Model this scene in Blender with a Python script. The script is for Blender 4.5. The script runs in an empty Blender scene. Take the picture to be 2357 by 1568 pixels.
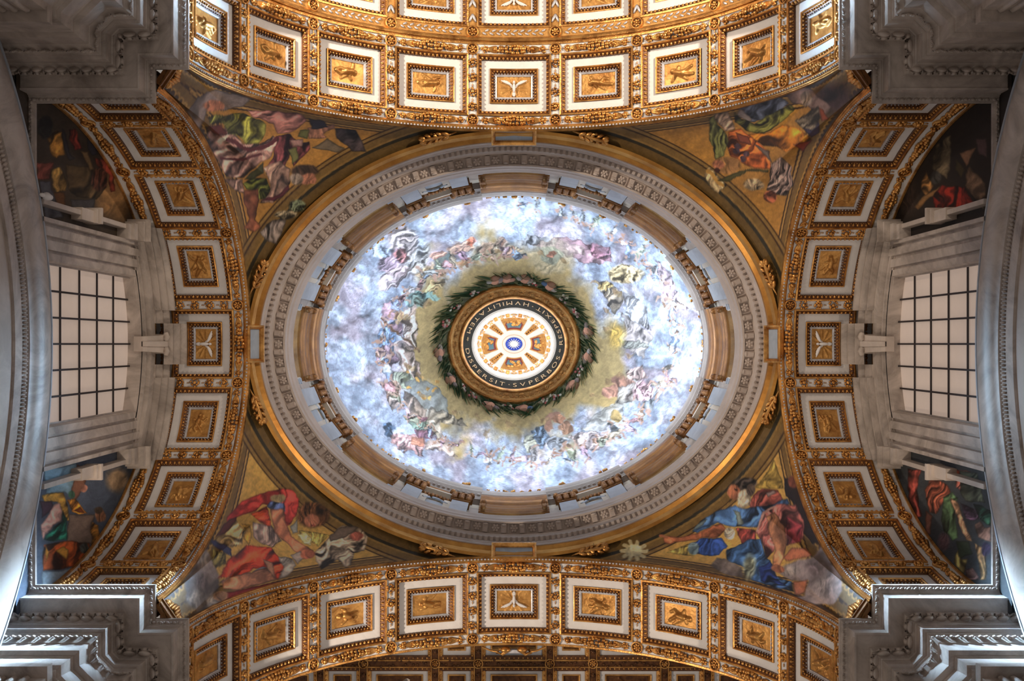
import bpy, math, random
import numpy as np
from mathutils import Matrix, Vector

# ---------------------------------------------------------------- camera, world, lights, exposure
SC = bpy.context.scene
COL = SC.collection
FPX = 2357 * 35 / 36.0            # focal length in pixels of the 2357 px wide frame
ZS = 22.92                        # height of the big cornice above the camera
CX, CY = 1183.0, 792.0            # zenith point in the photograph
cam = bpy.data.cameras.new('camera')
cam.lens = 35.0; cam.sensor_width = 36.0; cam.sensor_fit = 'HORIZONTAL'
cam.shift_x = -(CX - 2357 / 2) / 2357
cam.shift_y = (CY - 1568 / 2) / 2357
cam.clip_end = 300
co = bpy.data.objects.new('camera', cam); COL.objects.link(co)
co.rotation_euler = (math.pi, 0, 0)          # straight up; image right = +X, image down = +Y
SC.camera = co

WORLD_COL, WORLD_STR = (1.0, 0.89, 0.80), 0.28
wd = bpy.data.worlds.new('world'); SC.world = wd; wd.use_nodes = True
wd.node_tree.nodes['Background'].inputs[0].default_value = (*WORLD_COL, 1)
wd.node_tree.nodes['Background'].inputs[1].default_value = WORLD_STR

def lamp(name, kind, loc, aim, power, col, **kw):
    l = bpy.data.lights.new(name, kind); l.energy = power; l.color = col
    for k, v in kw.items(): setattr(l, k, v)
    o = bpy.data.objects.new(name, l); COL.objects.link(o); o.location = loc
    o.rotation_euler = (Vector(aim) - Vector(loc)).to_track_quat('-Z', 'Y').to_euler()
    return o
WARM = (1.0, 0.82, 0.64)
# floodlights standing on the cornices behind their front edge
for sx, pw in ((-1, 4600), (1, 3900)):
    lamp('floodlight', 'SPOT', (sx * 7.8, -10.4, 23.3), (-sx * .6, -8.2, 30.6), pw, WARM, spot_size=1.45, spot_blend=0.8, shadow_soft_size=0.25)
lamp('floodlight', 'SPOT', (-7.9, 9.6, 23.3), (1.5, 7.6, 30.6), 2900, WARM, spot_size=1.6, spot_blend=0.8, shadow_soft_size=0.25)
lamp('floodlight', 'SPOT', (7.9, 9.6, 23.3), (-1.5, 7.6, 30.6), 950, WARM, spot_size=1.6, spot_blend=0.8, shadow_soft_size=0.25)
for sx, sy, pw in ((-1, -1, 150), (1, -1, 130), (-1, 1, 330), (1, 1, 290)):
    lamp('floodlight', 'SPOT', (sx * 9.2, sy * 5.1, 23.3), (sx * 9.4, sy * -1.0, 30.6), pw, WARM, spot_size=1.7, spot_blend=0.9, shadow_soft_size=0.3)
WIN_COL = (0.50, 0.75, 1.0)
# daylight slanting down through the drum windows
def beam(deg, aim, power, spread=0.3, size=2.2):
    t = math.radians(deg)
    lamp('window_daylight', 'AREA', (7.9 * math.sin(t), -6.3 * math.cos(t), 35.0), aim, power, WIN_COL, shape='RECTANGLE', size=size, size_y=size, spread=spread)
for sx in (-1, 1):
    beam(0, (sx * 10.6, 6.2, 21.6), 150, .16, 1.0); beam(sx * -40, (sx * 10.6, 6.2, 21.6), 110, .16, 1.0)
    beam(sx * -90, (sx * 7.7, -9.4, 22.7), 300, .17)
beam(90, (-10.9, 1.5, 22.0), 34, .26); beam(270, (10.9, 1.5, 22.0), 30, .26)
# lamps hidden on the ledge at the foot of the dome, shining up into it
for k in range(16):
    t = math.radians(k * 22.5 + 11); r = (7.12, 5.56)
    pw = 66 + (80 if 240 < k * 22.5 + 11 < 300 else 0)
    lamp('ledge_lamp', 'AREA', (r[0] * math.sin(t), -r[1] * math.cos(t), 38.62), (-7 * math.sin(t), 5.5 * math.cos(t), 40.5), pw, (0.76, 0.88, 1.0), shape='RECTANGLE', size=1.6, size_y=0.12, spread=0.92)
WIN_STR = {0: 2.6, 1: 2.4, 2: 2.2, 3: 2.2, 4: 2.4, 5: 2.4, 6: 2.8, 7: 2.6}   # daylight in the eight drum windows
LANT_STR = 1.25

SC.view_settings.view_transform = 'Standard'
SC.view_settings.look = 'None'
SC.view_settings.gamma = 1.0
SC.view_settings.use_curve_mapping = False
SC.view_settings.exposure = 0.0
SC.cycles.use_denoising = True
SC.cycles.max_bounces = 6
SC.cycles.diffuse_bounces = 4
SC.cycles.glossy_bounces = 3
SC.cycles.sample_clamp_indirect = 6.0
SC.cycles.caustics_reflective = False
SC.cycles.caustics_refractive = False

R = random.Random(7)
RN = np.random.RandomState(11)

# ---------------------------------------------------------------- materials
def lin(c):
    c = np.asarray(c, float) / 255.0
    return np.where(c <= 0.04045, c / 12.92, ((c + 0.055) / 1.055) ** 2.4)

MATS = {}
def mat(name, c1, c2=None, rough=0.6, metal=0.0, scale=3.0, detail=6, bump=0.0, bscale=30.0, emit=None, estr=0.0, dist=0.0, ramp=(0.35, 0.65), spec=0.5):
    m = bpy.data.materials.new(name); m.use_nodes = True
    nt = m.node_tree; N = nt.nodes; L = nt.links; b = N['Principled BSDF']
    b.inputs['Roughness'].default_value = rough; b.inputs['Metallic'].default_value = metal
    b.inputs['Specular IOR Level'].default_value = spec
    geo = N.new('ShaderNodeNewGeometry')
    if c2 is not None:
        n = N.new('ShaderNodeTexNoise'); n.inputs['Scale'].default_value = scale; n.inputs['Detail'].default_value = detail
        n.inputs['Distortion'].default_value = dist; n.inputs['Roughness'].default_value = 0.65
        r = N.new('ShaderNodeValToRGB'); r.color_ramp.elements[0].position = ramp[0]; r.color_ramp.elements[1].position = ramp[1]
        r.color_ramp.elements[0].color = (*c1, 1); r.color_ramp.elements[1].color = (*c2, 1)
        L.new(geo.outputs['Position'], n.inputs['Vector']); L.new(n.outputs['Fac'], r.inputs[0]); L.new(r.outputs[0], b.inputs['Base Color'])
    else:
        b.inputs['Base Color'].default_value = (*c1, 1)
    if bump:
        n2 = N.new('ShaderNodeTexNoise'); n2.inputs['Scale'].default_value = bscale; n2.inputs['Detail'].default_value = 4
        bp = N.new('ShaderNodeBump'); bp.inputs['Strength'].default_value = bump; bp.inputs['Distance'].default_value = 0.03
        L.new(geo.outputs['Position'], n2.inputs['Vector']); L.new(n2.outputs['Fac'], bp.inputs['Height']); L.new(bp.outputs[0], b.inputs['Normal'])
    if emit is not None:
        b.inputs['Emission Color'].default_value = (*emit, 1); b.inputs['Emission Strength'].default_value = estr
    MATS[name] = m
    return m

def paint_mat(name, rough=0.55, bump=0.15, bscale=18):
    m = bpy.data.materials.new(name); m.use_nodes = True
    nt = m.node_tree; N = nt.nodes; L = nt.links; b = N['Principled BSDF']
    a = N.new('ShaderNodeAttribute'); a.attribute_name = 'paint'
    L.new(a.outputs['Color'], b.inputs['Base Color']); b.inputs['Roughness'].default_value = rough
    b.inputs['Specular IOR Level'].default_value = 0.35
    geo = N.new('ShaderNodeNewGeometry'); n2 = N.new('ShaderNodeTexNoise'); n2.inputs['Scale'].default_value = bscale
    bp = N.new('ShaderNodeBump'); bp.inputs['Strength'].default_value = bump; bp.inputs['Distance'].default_value = 0.03
    L.new(geo.outputs['Position'], n2.inputs['Vector']); L.new(n2.outputs['Fac'], bp.inputs['Height']); L.new(bp.outputs[0], b.inputs['Normal'])
    MATS[name] = m
    return m

GOLD = mat('gilding', (0.30, 0.115, 0.028), (0.84, 0.45, 0.14), rough=0.36, metal=0.85, scale=2.6, bump=0.35, bscale=22, ramp=(0.30, 0.62))
RELG = mat('relief_gilding', (0.42, 0.19, 0.05), (0.76, 0.42, 0.13), rough=0.46, metal=0.65, scale=3.0, bump=0.2, bscale=26)
GOLDP = mat('gilded_ground', (0.46, 0.22, 0.055), (0.74, 0.40, 0.12), rough=0.5, metal=0.45, scale=5, bump=0.3, bscale=40)
UMBER = mat('umber_glaze', (0.07, 0.022, 0.006), (0.20, 0.075, 0.018), rough=0.45, metal=0.3, scale=6, bump=0.3, bscale=30)
WHITE = mat('white_stucco', (0.84, 0.80, 0.785), (0.92, 0.89, 0.875), rough=0.75, scale=2.2)
SILVER = mat('silver_leaf', (0.50, 0.49, 0.52), (0.74, 0.74, 0.78), rough=0.45, metal=0.35, scale=8)
MARB = mat('grey_marble', (0.27, 0.225, 0.195), (0.60, 0.52, 0.465), rough=0.40, scale=0.75, detail=9, dist=1.6, bump=0.06, bscale=9, ramp=(0.3, 0.62))
MARBW = mat('pale_marble', (0.46, 0.39, 0.34), (0.62, 0.53, 0.47), rough=0.5, scale=0.9, detail=8, dist=1.0)
RINGM = mat('ring_stone', (0.56, 0.475, 0.42), (0.68, 0.585, 0.53), rough=0.6, scale=1.2, detail=7)
ENTM = mat('drum_stone', (0.30, 0.255, 0.23), (0.40, 0.345, 0.315), rough=0.6, scale=1.2, detail=7)
TRIMG = mat('ring_gilding', (0.40, 0.17, 0.035), (0.66, 0.33, 0.08), rough=0.36, metal=0.8, scale=1.1)
PILM = mat('pilaster_marble', (0.38, 0.43, 0.50), (0.50, 0.55, 0.62), rough=0.45, scale=1.5, dist=1.0)
CREAM = mat('cream_marble', (0.62, 0.54, 0.44), (0.74, 0.67, 0.58), rough=0.5, scale=1.6)
BROWN = mat('brown_gilding', (0.16, 0.058, 0.012), (0.32, 0.135, 0.03), rough=0.42, metal=0.35, scale=1.6, bump=0.2, bscale=16)
SLATE = mat('dark_slate', (0.010, 0.014, 0.014), (0.022, 0.028, 0.027), rough=0.7, scale=5, spec=0.1)
LETT = mat('letter_gold', (0.72, 0.50, 0.26), rough=0.45, metal=0.3)
IRON = mat('iron_bar', (0.025, 0.018, 0.02), rough=0.6)
PANE = mat('blind_pane', (0.40, 0.33, 0.28), (0.46, 0.38, 0.33), rough=0.8, scale=0.7, emit=(0.62, 0.47, 0.38), estr=0.42)
DAY = [mat('drum_daylight_%d' % i, (0.6, 0.7, 0.8), emit=WIN_COL, estr=WIN_STR[i]) for i in range(8)]
LDAY = mat('lantern_daylight', (0.8, 0.8, 0.8), emit=(1.0, 0.95, 0.90), estr=LANT_STR)
LWHITE = mat('lantern_plaster', (0.86, 0.84, 0.80), rough=0.7)
LBLUE = mat('sun_blue', (0.0, 0.045, 0.50), rough=0.6)
LRED = mat('panel_red', (0.20, 0.03, 0.03), rough=0.6)
LTEAL = mat('panel_teal', (0.10, 0.20, 0.25), rough=0.6)
PAINT = paint_mat('fresco_paint', rough=0.7, bump=0.0)
MOSAIC = paint_mat('mosaic_paint', rough=0.5, bump=0.12, bscale=30)

# ---------------------------------------------------------------- mesh helpers
class MB:
    def __init__(s): s.V = []; s.F = []; s.n = 0
    def add(s, V, F, m=0, smooth=False):
        V = np.asarray(V, float).reshape(-1, 3); F = np.asarray(F, int)
        s.V.append(V); s.F.append((F + s.n, m, smooth)); s.n += len(V)
        return s
    def verts(s): return np.concatenate(s.V) if s.V else np.zeros((0, 3))
    def mesh(s, name, mats, fn=None, center=True, color=None):
        V = s.verts()
        if fn is not None: V = fn(V)
        c = (V.min(0) + V.max(0)) / 2 if center else np.zeros(3)
        V = V - c
        me = bpy.data.meshes.new(name)
        nl = sum(f.size for f, _, _ in s.F); npoly = sum(len(f) for f, _, _ in s.F)
        me.vertices.add(len(V)); me.vertices.foreach_set('co', V.ravel())
        me.loops.add(nl); me.polygons.add(npoly)
        li = np.concatenate([f.ravel() for f, _, _ in s.F])
        tot = np.concatenate([np.full(len(f), f.shape[1]) for f, _, _ in s.F])
        st = np.concatenate([[0], np.cumsum(tot)[:-1]])
        me.loops.foreach_set('vertex_index', li.astype(np.int32))
        me.polygons.foreach_set('loop_start', st.astype(np.int32))
        me.polygons.foreach_set('material_index', np.concatenate([np.full(len(f), m) for f, m, _ in s.F]).astype(np.int32))
        me.polygons.foreach_set('use_smooth', np.concatenate([np.full(len(f), sm) for f, _, sm in s.F]).astype(bool))
        if color is not None:
            a = me.color_attributes.new('paint', 'FLOAT_COLOR', 'POINT')
            a.data.foreach_set('color', np.concatenate([color, np.ones((len(color), 1))], 1).astype(np.float32).ravel())
        me.update(calc_edges=True)
        for m in (mats if isinstance(mats, (list, tuple)) else [mats]): me.materials.append(m)
        return me, c
    def build(s, name, mats, parent=None, fn=None, color=None, **tags):
        me, c = s.mesh(name, mats, fn, True, color)
        return link(name, me, parent, c, **tags)

def link(name, me, parent=None, loc=(0, 0, 0), mtx=None, **tags):
    o = bpy.data.objects.new(name, me); COL.objects.link(o)
    if mtx is not None: o.matrix_local = mtx
    else: o.location = loc
    if parent is not None:
        o.parent = parent
        pl = parent
        if mtx is None and parent.type == 'MESH':       # parent meshes sit at their own centre
            o.location = Vector(loc) - wloc(parent)
    for k, v in tags.items(): o[k] = v
    return o
def wloc(o):
    v = Vector(o.location)
    while o.parent is not None:
        o = o.parent; v = v + Vector(o.location)
    return v
def thing(name, label, cat, group=None, kind=None):
    o = bpy.data.objects.new(name, None); COL.objects.link(o); o.empty_display_size = 0.2
    o['label'] = label; o['category'] = cat
    if group: o['group'] = group
    if kind: o['kind'] = kind
    return o

def _ico(level):
    t = (1 + 5 ** .5) / 2
    V = [(-1, t, 0), (1, t, 0), (-1, -t, 0), (1, -t, 0), (0, -1, t), (0, 1, t), (0, -1, -t), (0, 1, -t), (t, 0, -1), (t, 0, 1), (-t, 0, -1), (-t, 0, 1)]
    F = [(0, 11, 5), (0, 5, 1), (0, 1, 7), (0, 7, 10), (0, 10, 11), (1, 5, 9), (5, 11, 4), (11, 10, 2), (10, 7, 6), (7, 1, 8), (3, 9, 4), (3, 4, 2), (3, 2, 6), (3, 6, 8), (3, 8, 9), (4, 9, 5), (2, 4, 11), (6, 2, 10), (8, 6, 7), (9, 8, 1)]
    V = [np.array(v) / np.linalg.norm(v) for v in V]
    for _ in range(level):
        mid = {}; G = []
        def mp(a, b):
            k = (min(a, b), max(a, b))
            if k not in mid:
                p = V[a] + V[b]; V.append(p / np.linalg.norm(p)); mid[k] = len(V) - 1
            return mid[k]
        for a, b, c in F:
            x, y, z = mp(a, b), mp(b, c), mp(c, a)
            G += [(a, x, z), (b, y, x), (c, z, y), (x, y, z)]
        F = G
    return np.array(V), np.array(F)
ICO = [_ico(0), _ico(1), _ico(2)]
def ball(mb, c, r, m=0, lv=1, rot=0.0):
    V, F = ICO[lv]
    r = np.array(r if np.ndim(r) else (r, r, r), float)
    P = V * r
    if rot:
        cs, sn = math.cos(rot), math.sin(rot)
        P = np.stack([P[:, 0] * cs - P[:, 1] * sn, P[:, 0] * sn + P[:, 1] * cs, P[:, 2]], 1)
    mb.add(P + np.array(c), F, m, True)
BOXF = np.array([(0, 1, 3, 2), (4, 6, 7, 5), (0, 4, 5, 1), (2, 3, 7, 6), (0, 2, 6, 4), (1, 5, 7, 3)])
def box(mb, c, s, m=0, taper=1.0):
    c = np.array(c, float); V = []
    for x in (-.5, .5):
        for y in (-.5, .5):
            for z in (-.5, .5):
                k = taper if z > 0 else 1.0
                V.append(c + np.array((x * s[0] * k, y * s[1] * k, z * s[2])))
    mb.add(V, BOXF, m)
def gridF(nu, nv, wrap=False):
    i = np.arange(nu if wrap else nu - 1)[:, None]; j = np.arange(nv - 1)[None, :]
    i2 = (i + 1) % nu
    a = i * nv + j; b = i2 * nv + j
    return np.stack([a, b, b + 1, a + 1], -1).reshape(-1, 4)
def rect_loop(hx, hy, n=5):
    t = np.linspace(-1, 1, n + 1)[:-1]
    return np.concatenate([np.stack([t * hx, -hy + 0 * t], 1), np.stack([hx + 0 * t, t * hy], 1), np.stack([-t * hx, hy + 0 * t], 1), np.stack([-hx + 0 * t, -t * hy], 1)])
def frame(mb, hx, hy, prof, m=0, n=5):
    """mitred rectangular moulding; prof = [(offset inwards, height)]"""
    P = []
    for o, w in prof:
        l = rect_loop(hx - o, hy - o, n); P.append(np.concatenate([l, np.full((len(l), 1), w)], 1))
    k = len(P[0]); A = np.stack(P, 1).reshape(-1, 3)
    mb.add(A, gridF(k, len(prof), True), m)
def patch(mb, hx, hy, w, m=0, n=6, cx=0, cy=0):
    x = np.linspace(-hx, hx, n) + cx; y = np.linspace(-hy, hy, 3) + cy
    X, Y = np.meshgrid(x, y, indexing='ij')
    mb.add(np.stack([X, Y, 0 * X + w], -1).reshape(-1, 3), gridF(n, 3), m)
def rows(mb, hx, hy, o, w, pitch, r, m=0, lv=0):
    """small balls walking round a rectangle"""
    X, Y = hx - o, hy - o
    nx, ny = max(2, int(2 * X / pitch)), max(2, int(2 * Y / pitch))
    for i in range(nx):
        x = -X + (i + .5) * 2 * X / nx
        for s in (-1, 1): ball(mb, (x, s * Y, w), (r[0], r[1], r[2]), m, lv)
    for i in range(ny):
        y = -Y + (i + .5) * 2 * Y / ny
        for s in (-1, 1): ball(mb, (s * X, y, w), (r[1], r[0], r[2]), m, lv)
def tube(mb, pts, r, m=0, k=6):
    pts = [Vector(p) for p in pts]; n = len(pts); A = []
    rs = r if hasattr(r, '__len__') else [r] * n
    for i, p in enumerate(pts):
        d = (pts[min(i + 1, n - 1)] - pts[max(i - 1, 0)]).normalized()
        a = d.orthogonal().normalized(); b = d.cross(a)
        for j in range(k):
            t = 2 * math.pi * j / k
            A.append(p + (a * math.cos(t) + b * math.sin(t)) * rs[i])
    A = np.array(A).reshape(n, k, 3).transpose(1, 0, 2).reshape(-1, 3)
    mb.add(A, gridF(k, n, True), m, True)

# numpy noise
_LAT = RN.rand(256, 256)
def vnoise(x, y):
    xi = np.floor(x).astype(int); yi = np.floor(y).astype(int); fx = x - xi; fy = y - yi
    fx = fx * fx * (3 - 2 * fx); fy = fy * fy * (3 - 2 * fy)
    g = lambda a, b: _LAT[a % 256, b % 256]
    return (g(xi, yi) * (1 - fx) + g(xi + 1, yi) * fx) * (1 - fy) + (g(xi, yi + 1) * (1 - fx) + g(xi + 1, yi + 1) * fx) * fy
def fbm(x, y, o=4):
    s = 0; a = .5; t = 0
    for _ in range(o):
        s = s + a * vnoise(x, y); t += a; x = x * 2.03 + 17.1; y = y * 2.03 + 5.7; a *= .5
    return s / t
# ---------------------------------------------------------------- arches
BY, AX = 6.62, 8.21          # planes of the four arches
RISE = 7.83
class Arch:
    """maps (arc length from crown, depth behind the front edge, height above the soffit) to the place in the vault"""
    def __init__(s, axis, sign, off, half, extra=0.0):
        s.axis, s.sign, s.off = axis, sign, off
        s.half, s.rise = half + extra, RISE + extra
        ph = np.linspace(-math.pi / 2, math.pi / 2, 801)
        X = s.half * np.sin(ph); Z = s.rise * np.cos(ph)
        L = np.concatenate([[0], np.cumsum(np.hypot(np.diff(X), np.diff(Z)))]); L -= L[400]
        s.L, s.X, s.Z = L, X, Z
        nx, nz = -np.sin(ph) / s.half, -np.cos(ph) / s.rise
        q = np.hypot(nx, nz); s.nx, s.nz = nx / q, nz / q
        s.smax = L[-1]
    def __call__(s, P):
        u = P[:, 0]; over = np.clip(np.abs(u) - s.smax, 0, None)
        c = np.clip(u, -s.smax, s.smax)
        f = lambda a: np.interp(c, s.L, a)
        X = f(s.X) + f(s.nx) * P[:, 2]; Z = ZS + f(s.Z) + f(s.nz) * P[:, 2] - over
        D = s.sign * (s.off + P[:, 1])
        return np.stack([X, D, Z], 1) if s.axis == 'y' else np.stack([D, X, Z], 1)
def shift(fn, du, dv=0.0, dw=0.0):
    return lambda P: fn(P + np.array([du, dv, dw]))
def strip(mb, s0, s1, n, prof, m=0, smooth=False):
    S = np.linspace(s0, s1, n); pr = np.array(prof, float)
    A = np.concatenate([np.repeat(S, len(pr))[:, None], np.tile(pr, (n, 1))], 1)
    mb.add(A, gridF(n, len(pr)), m, smooth)

# relief figures: a height field of joined limbs, one continuous skin
def caps(X, Y, p, q, r0, r1):
    p = np.array(p); q = np.array(q); d = q - p; L2 = max(d @ d, 1e-9)
    t = np.clip(((X - p[0]) * d[0] + (Y - p[1]) * d[1]) / L2, 0, 1)
    dd = (X - p[0] - t * d[0]) ** 2 + (Y - p[1] - t * d[1]) ** 2; r = r0 + (r1 - r0) * t
    return np.sqrt(np.clip(r * r - dd, 0, None))
def putto(X, Y, rnd):
    fl = rnd.choice((-1, 1)); fy = rnd.choice((-1, 1)); X = X * fl; Y = Y * fy
    j = lambda s: rnd.uniform(-s, s)
    hip = (-.06 + j(.03), j(.05)); sh = (.14 + j(.03), j(.06)); hd = (.25 + j(.03), sh[1] + j(.06))
    H = [caps(X, Y, hip, sh, .095, .085), caps(X, Y, hd, hd, .075, .075)]
    for k in (-1, 1):
        kn = (hip[0] - .14 + j(.05), hip[1] + k * .09 + j(.05)); ft = (kn[0] - .13 + j(.05), kn[1] + j(.12))
        H += [caps(X, Y, hip, kn, .07, .05), caps(X, Y, kn, ft, .05, .032)]
        el = (sh[0] + j(.1), sh[1] + k * .14); ha = (el[0] + .05 + j(.12), el[1] + k * .06 + j(.06))
        H += [caps(X, Y, sh, el, .05, .04), caps(X, Y, el, ha, .04, .03)]
    for k in range(3):
        H.append(caps(X, Y, (sh[0] - .03, sh[1] + .06), (sh[0] - .25 - .05 * k, sh[1] + .12 + .06 * k), .03, .035) * .6)
    h = np.zeros_like(X)
    for a in H: h = np.maximum(h, a)
    return h
def relief_mb(hx, hy, rnd, dove=False):
    mb = MB(); nu, nv = 46, 30
    x = np.linspace(-hx, hx, nu); y = np.linspace(-hy, hy, nv); X, Y = np.meshgrid(x, y, indexing='ij')
    if dove:
        a = np.arctan2(Y, X); r = np.hypot(X, Y)
        h = .02 * (np.cos(a * 14) > .45) * (r > .08) * (r < .42)
    else:
        h = putto(X * .515 / hx, Y * .315 / hy, rnd) * 1.7
    h = h + .012 * fbm(X * 18 + rnd.random() * 50, Y * 18, 2)
    mb.add(np.stack([X, Y, h], -1).reshape(-1, 3), gridF(nu, nv), 0, True)
    return mb
def dove_mb(flip):
    mb = MB(); f = flip
    ball(mb, (0, .04 * f, .07), (.05, .15, .05), 0, 2); ball(mb, (0, -f * .14, .07), (.04, .055, .04), 0, 1)
    ball(mb, (0, f * .22, .05), (.055, .09, .02), 0, 1)
    for s in (-1, 1):
        for k in range(5):
            L = .20 - .028 * k; a = s * f * (-.42 - .17 * k)
            ball(mb, (s * (.04 + L * math.cos(a * s * f)), -f * .07 + L * abs(math.sin(a)) * -f * .9 + f * .02 * k + .02 * f, .055 - .006 * k), (L, .034, .022), 0, 1, rot=s * f * -abs(a))
    return mb

def fruit_bunch(mb, cx, cy, rnd, r=.115, n=9, m=0):
    ball(mb, (cx, cy, .06), (.06, .06, .055), m, 1)
    for k in range(n):
        a = 2 * math.pi * k / n + rnd.uniform(-.2, .2); q = r * rnd.uniform(.62, .95)
        ball(mb, (cx + math.cos(a) * q, cy + math.sin(a) * q, .035), (rnd.uniform(.03, .046),) * 2 + (.04,), m, 1)
def garland_mb(L, rnd):
    mb = MB()
    for i in range(11):
        x = (i - 5) / 5 * .56; w = .115 * (1 - abs(x) / .75)
        for j in range(3):
            y = (j - 1) * w + rnd.uniform(-.015, .015)
            ball(mb, (x + rnd.uniform(-.03, .03), y, .055 + .04 * (j == 1)), (rnd.uniform(.05, .068),) * 2 + (.06,), 0, 1)
    for s in (-1, 1):
        for k in (-1, 0, 1):
            ball(mb, (s * .68, k * .05, .035), (.17, .045, .035), 0, 1, rot=-s * k * .26)
        fruit_bunch(mb, s * .90, 0, rnd, .105, 7)
        ball(mb, (s * .99, 0, .03), (.09, .018, .02), 0, 0)
    return mb
def rosette_mb(rnd):
    mb = MB(); k = 20
    for r0, prof in ((.0, [(.185, 0), (.185, .06), (.165, .075), (.145, .06), (.14, .01)]),):
        A = []
        for j in range(k):
            t = 2 * math.pi * j / k
            for r, w in prof: A.append((r * math.cos(t), r * math.sin(t), w))
        mb.add(A, gridF(k, len(prof), True), 0, True)
    A = [(0, 0, .01)] + [(.145 * math.cos(2 * math.pi * j / k), .145 * math.sin(2 * math.pi * j / k), .012) for j in range(k)]
    mb.add(A, [(0, 1 + j, 1 + (j + 1) % k) for j in range(k)], 1)
    for j in range(7):
        t = 2 * math.pi * j / 7
        ball(mb, (.08 * math.cos(t), .08 * math.sin(t), .03), (.05, .032, .025), 0, 1, rot=t)
    ball(mb, (0, 0, .05), .035, 0, 1)
    return mb

def coffer(root, fn, rnd, hx=1.125, hy=.925, dove=None, seed=0, silver=False):
    mb = MB()                                              # outer egg-and-dart moulding
    frame(mb, hx, hy, [(-.03, -.02), (-.03, .045), (.02, .055), (.03, .02)], 0)
    frame(mb, hx, hy, [(.03, .02), (.06, .0), (.12, -.05), (.13, -.05), (.13, -.12)], 1)
    rows(mb, hx, hy, .088, -.012, .125, (.038, .044, .04), 0, 1)
    rows(mb, hx, hy, .122, -.045, .07, (.02, .012, .02), 0, 0)
    c = mb.build('coffer', [GOLD, UMBER], root, fn)
    mb = MB(); frame(mb, hx - .13, hy - .13, [(0, -.12), (.255, -.12)], 0)
    mb.build('white_border', [WHITE], c, fn)
    ix, iy = hx - .385, hy - .385
    mb = MB()
    frame(mb, ix, iy, [(0, -.12), (0, -.075), (.03, -.07), (.045, -.10)], 0)
    frame(mb, ix, iy, [(.045, -.10), (.15, -.18), (.17, -.18)], 1)
    frame(mb, ix, iy, [(.165, -.18), (.165, -.165), (.185, -.16), (.19, -.18), (.22, -.19), (.225, -.23)], 2)
    rows(mb, ix, iy, .085, -.115, .10, (.032, .036, .03), 0, 0)
    rows(mb, ix, iy, .145, -.155, .085, (.018, .022, .02), 2, 0)
    mb.build('inner_frame', [GOLD, UMBER, SILVER], c, fn)
    px, py = ix - .225, iy - .225
    relief_mb(px, py, rnd, dove is not None).build('relief', [RELG if dove is None else GOLDP], c, shift(fn, 0, 0, -.23))
    if dove is not None: dove_mb(dove).build('dove', [WHITE], c, shift(fn, 0, 0, -.22))
    return c

def arch_vault(name, label, axis, sign, off, half, pitch, seed, depth=2.68, n_side=4, silver=False, dove=1, edge=True, v0=.44, extra=0.0, group='coffered arches'):
    rnd = random.Random(seed)
    A = Arch(axis, sign, off, half, extra)
    root = thing(name, label, 'arch', group, 'structure')
    S = A.smax
    vm = v0 + .925; hxx = pitch / 2 - .16
    mb = MB(); strip(mb, -S, S, 90, [(0, -.42), (depth, -.42)]); mb.build('vault_shell', [UMBER], root, A)
    bandm = SILVER if silver else WHITE
    for nm, a, b in (('garland_band', .13, v0 - .025), ('garland_band', v0 + 1.875, depth - .07)):
        mb = MB(); strip(mb, -S, S, 120, [(a, -.42), (a, 0), (b, 0), (b, -.42)], 0)
        mb.build(nm, [bandm if not silver else GOLDP], root, A)
    mb = MB()
    strip(mb, -S, S, 140, [(-.05, -.16), (-.05, -.06), (-.025, -.05), (-.025, -.01), (0, 0), (0, .055), (.05, .075), (.09, .055), (.13, .02), (.13, 0)], 0)
    if edge:
        nb = int(2 * S / .105)
        for i in range(nb):
            x = -S + (i + .5) * 2 * S / nb
            ball(mb, (x, .012, .07), (.036, .03, .028), 1, 0)
    mb.build('edge_moulding', [GOLD, SILVER if not silver else GOLD], root, A)
    mb = MB(); strip(mb, -S, S, 120, [(depth - .07, 0), (depth - .07, .05), (depth - .02, .06), (depth, .03), (depth, -.42)], 0)
    mb.build('edge_moulding', [GOLD], root, A)
    for i in range(-n_side, n_side + 1):
        coffer(root, shift(A, i * pitch, vm), rnd, hx=hxx, dove=(dove if i == 0 else None), silver=silver)
        for v in ((.13 + v0 - .025) / 2, (v0 + 1.875 + depth - .07) / 2):
            if silver:
                mb = MB()
                for k in range(9):
                    x = (k - 4) * .22
                    for s in (-1, 1): ball(mb, (x + .04 * s, s * .05, .03), (.085, .035, .03), 0, 0, rot=s * .5)
                mb.build('silver_scroll', [SILVER], root, shift(A, i * pitch, v))
            else:
                garland_mb(pitch - .38, rnd).build('garland', [GOLD], root, shift(A, i * pitch, v))
    for i in range(-n_side - 1, n_side + 1):
        u = (i + .5) * pitch
        if abs(u) > A.smax - .2: continue
        mb = MB(); strip(mb, u - .135, u + .135, 3, [(v0 - .025, 0), (v0 + 1.875, 0)]); mb.build('rib', [GOLDP if silver else WHITE], root, A)
        for k in range(4):
            v = v0 + .25 + k * .45
            mb = MB()
            if silver:
                for s in (-1, 1): ball(mb, (s * .05, 0, .03), (.045, .16, .03), 0, 0, rot=s * .4)
                mb.build('silver_scroll', [SILVER], root, shift(A, u, v))
            else:
                fruit_bunch(mb, 0, 0, rnd, .135, 10); ball(mb, (0, .2, .03), (.015, .06, .02), 0, 0)
                mb.build('fruit_bunch', [GOLD], root, shift(A, u, v))
        for v in ((.13 + v0 - .025) / 2, (v0 + 1.875 + depth - .07) / 2):
            rosette_mb(rnd).build('rosette', [GOLD, UMBER], root, shift(A, u, v))
    return root

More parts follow.
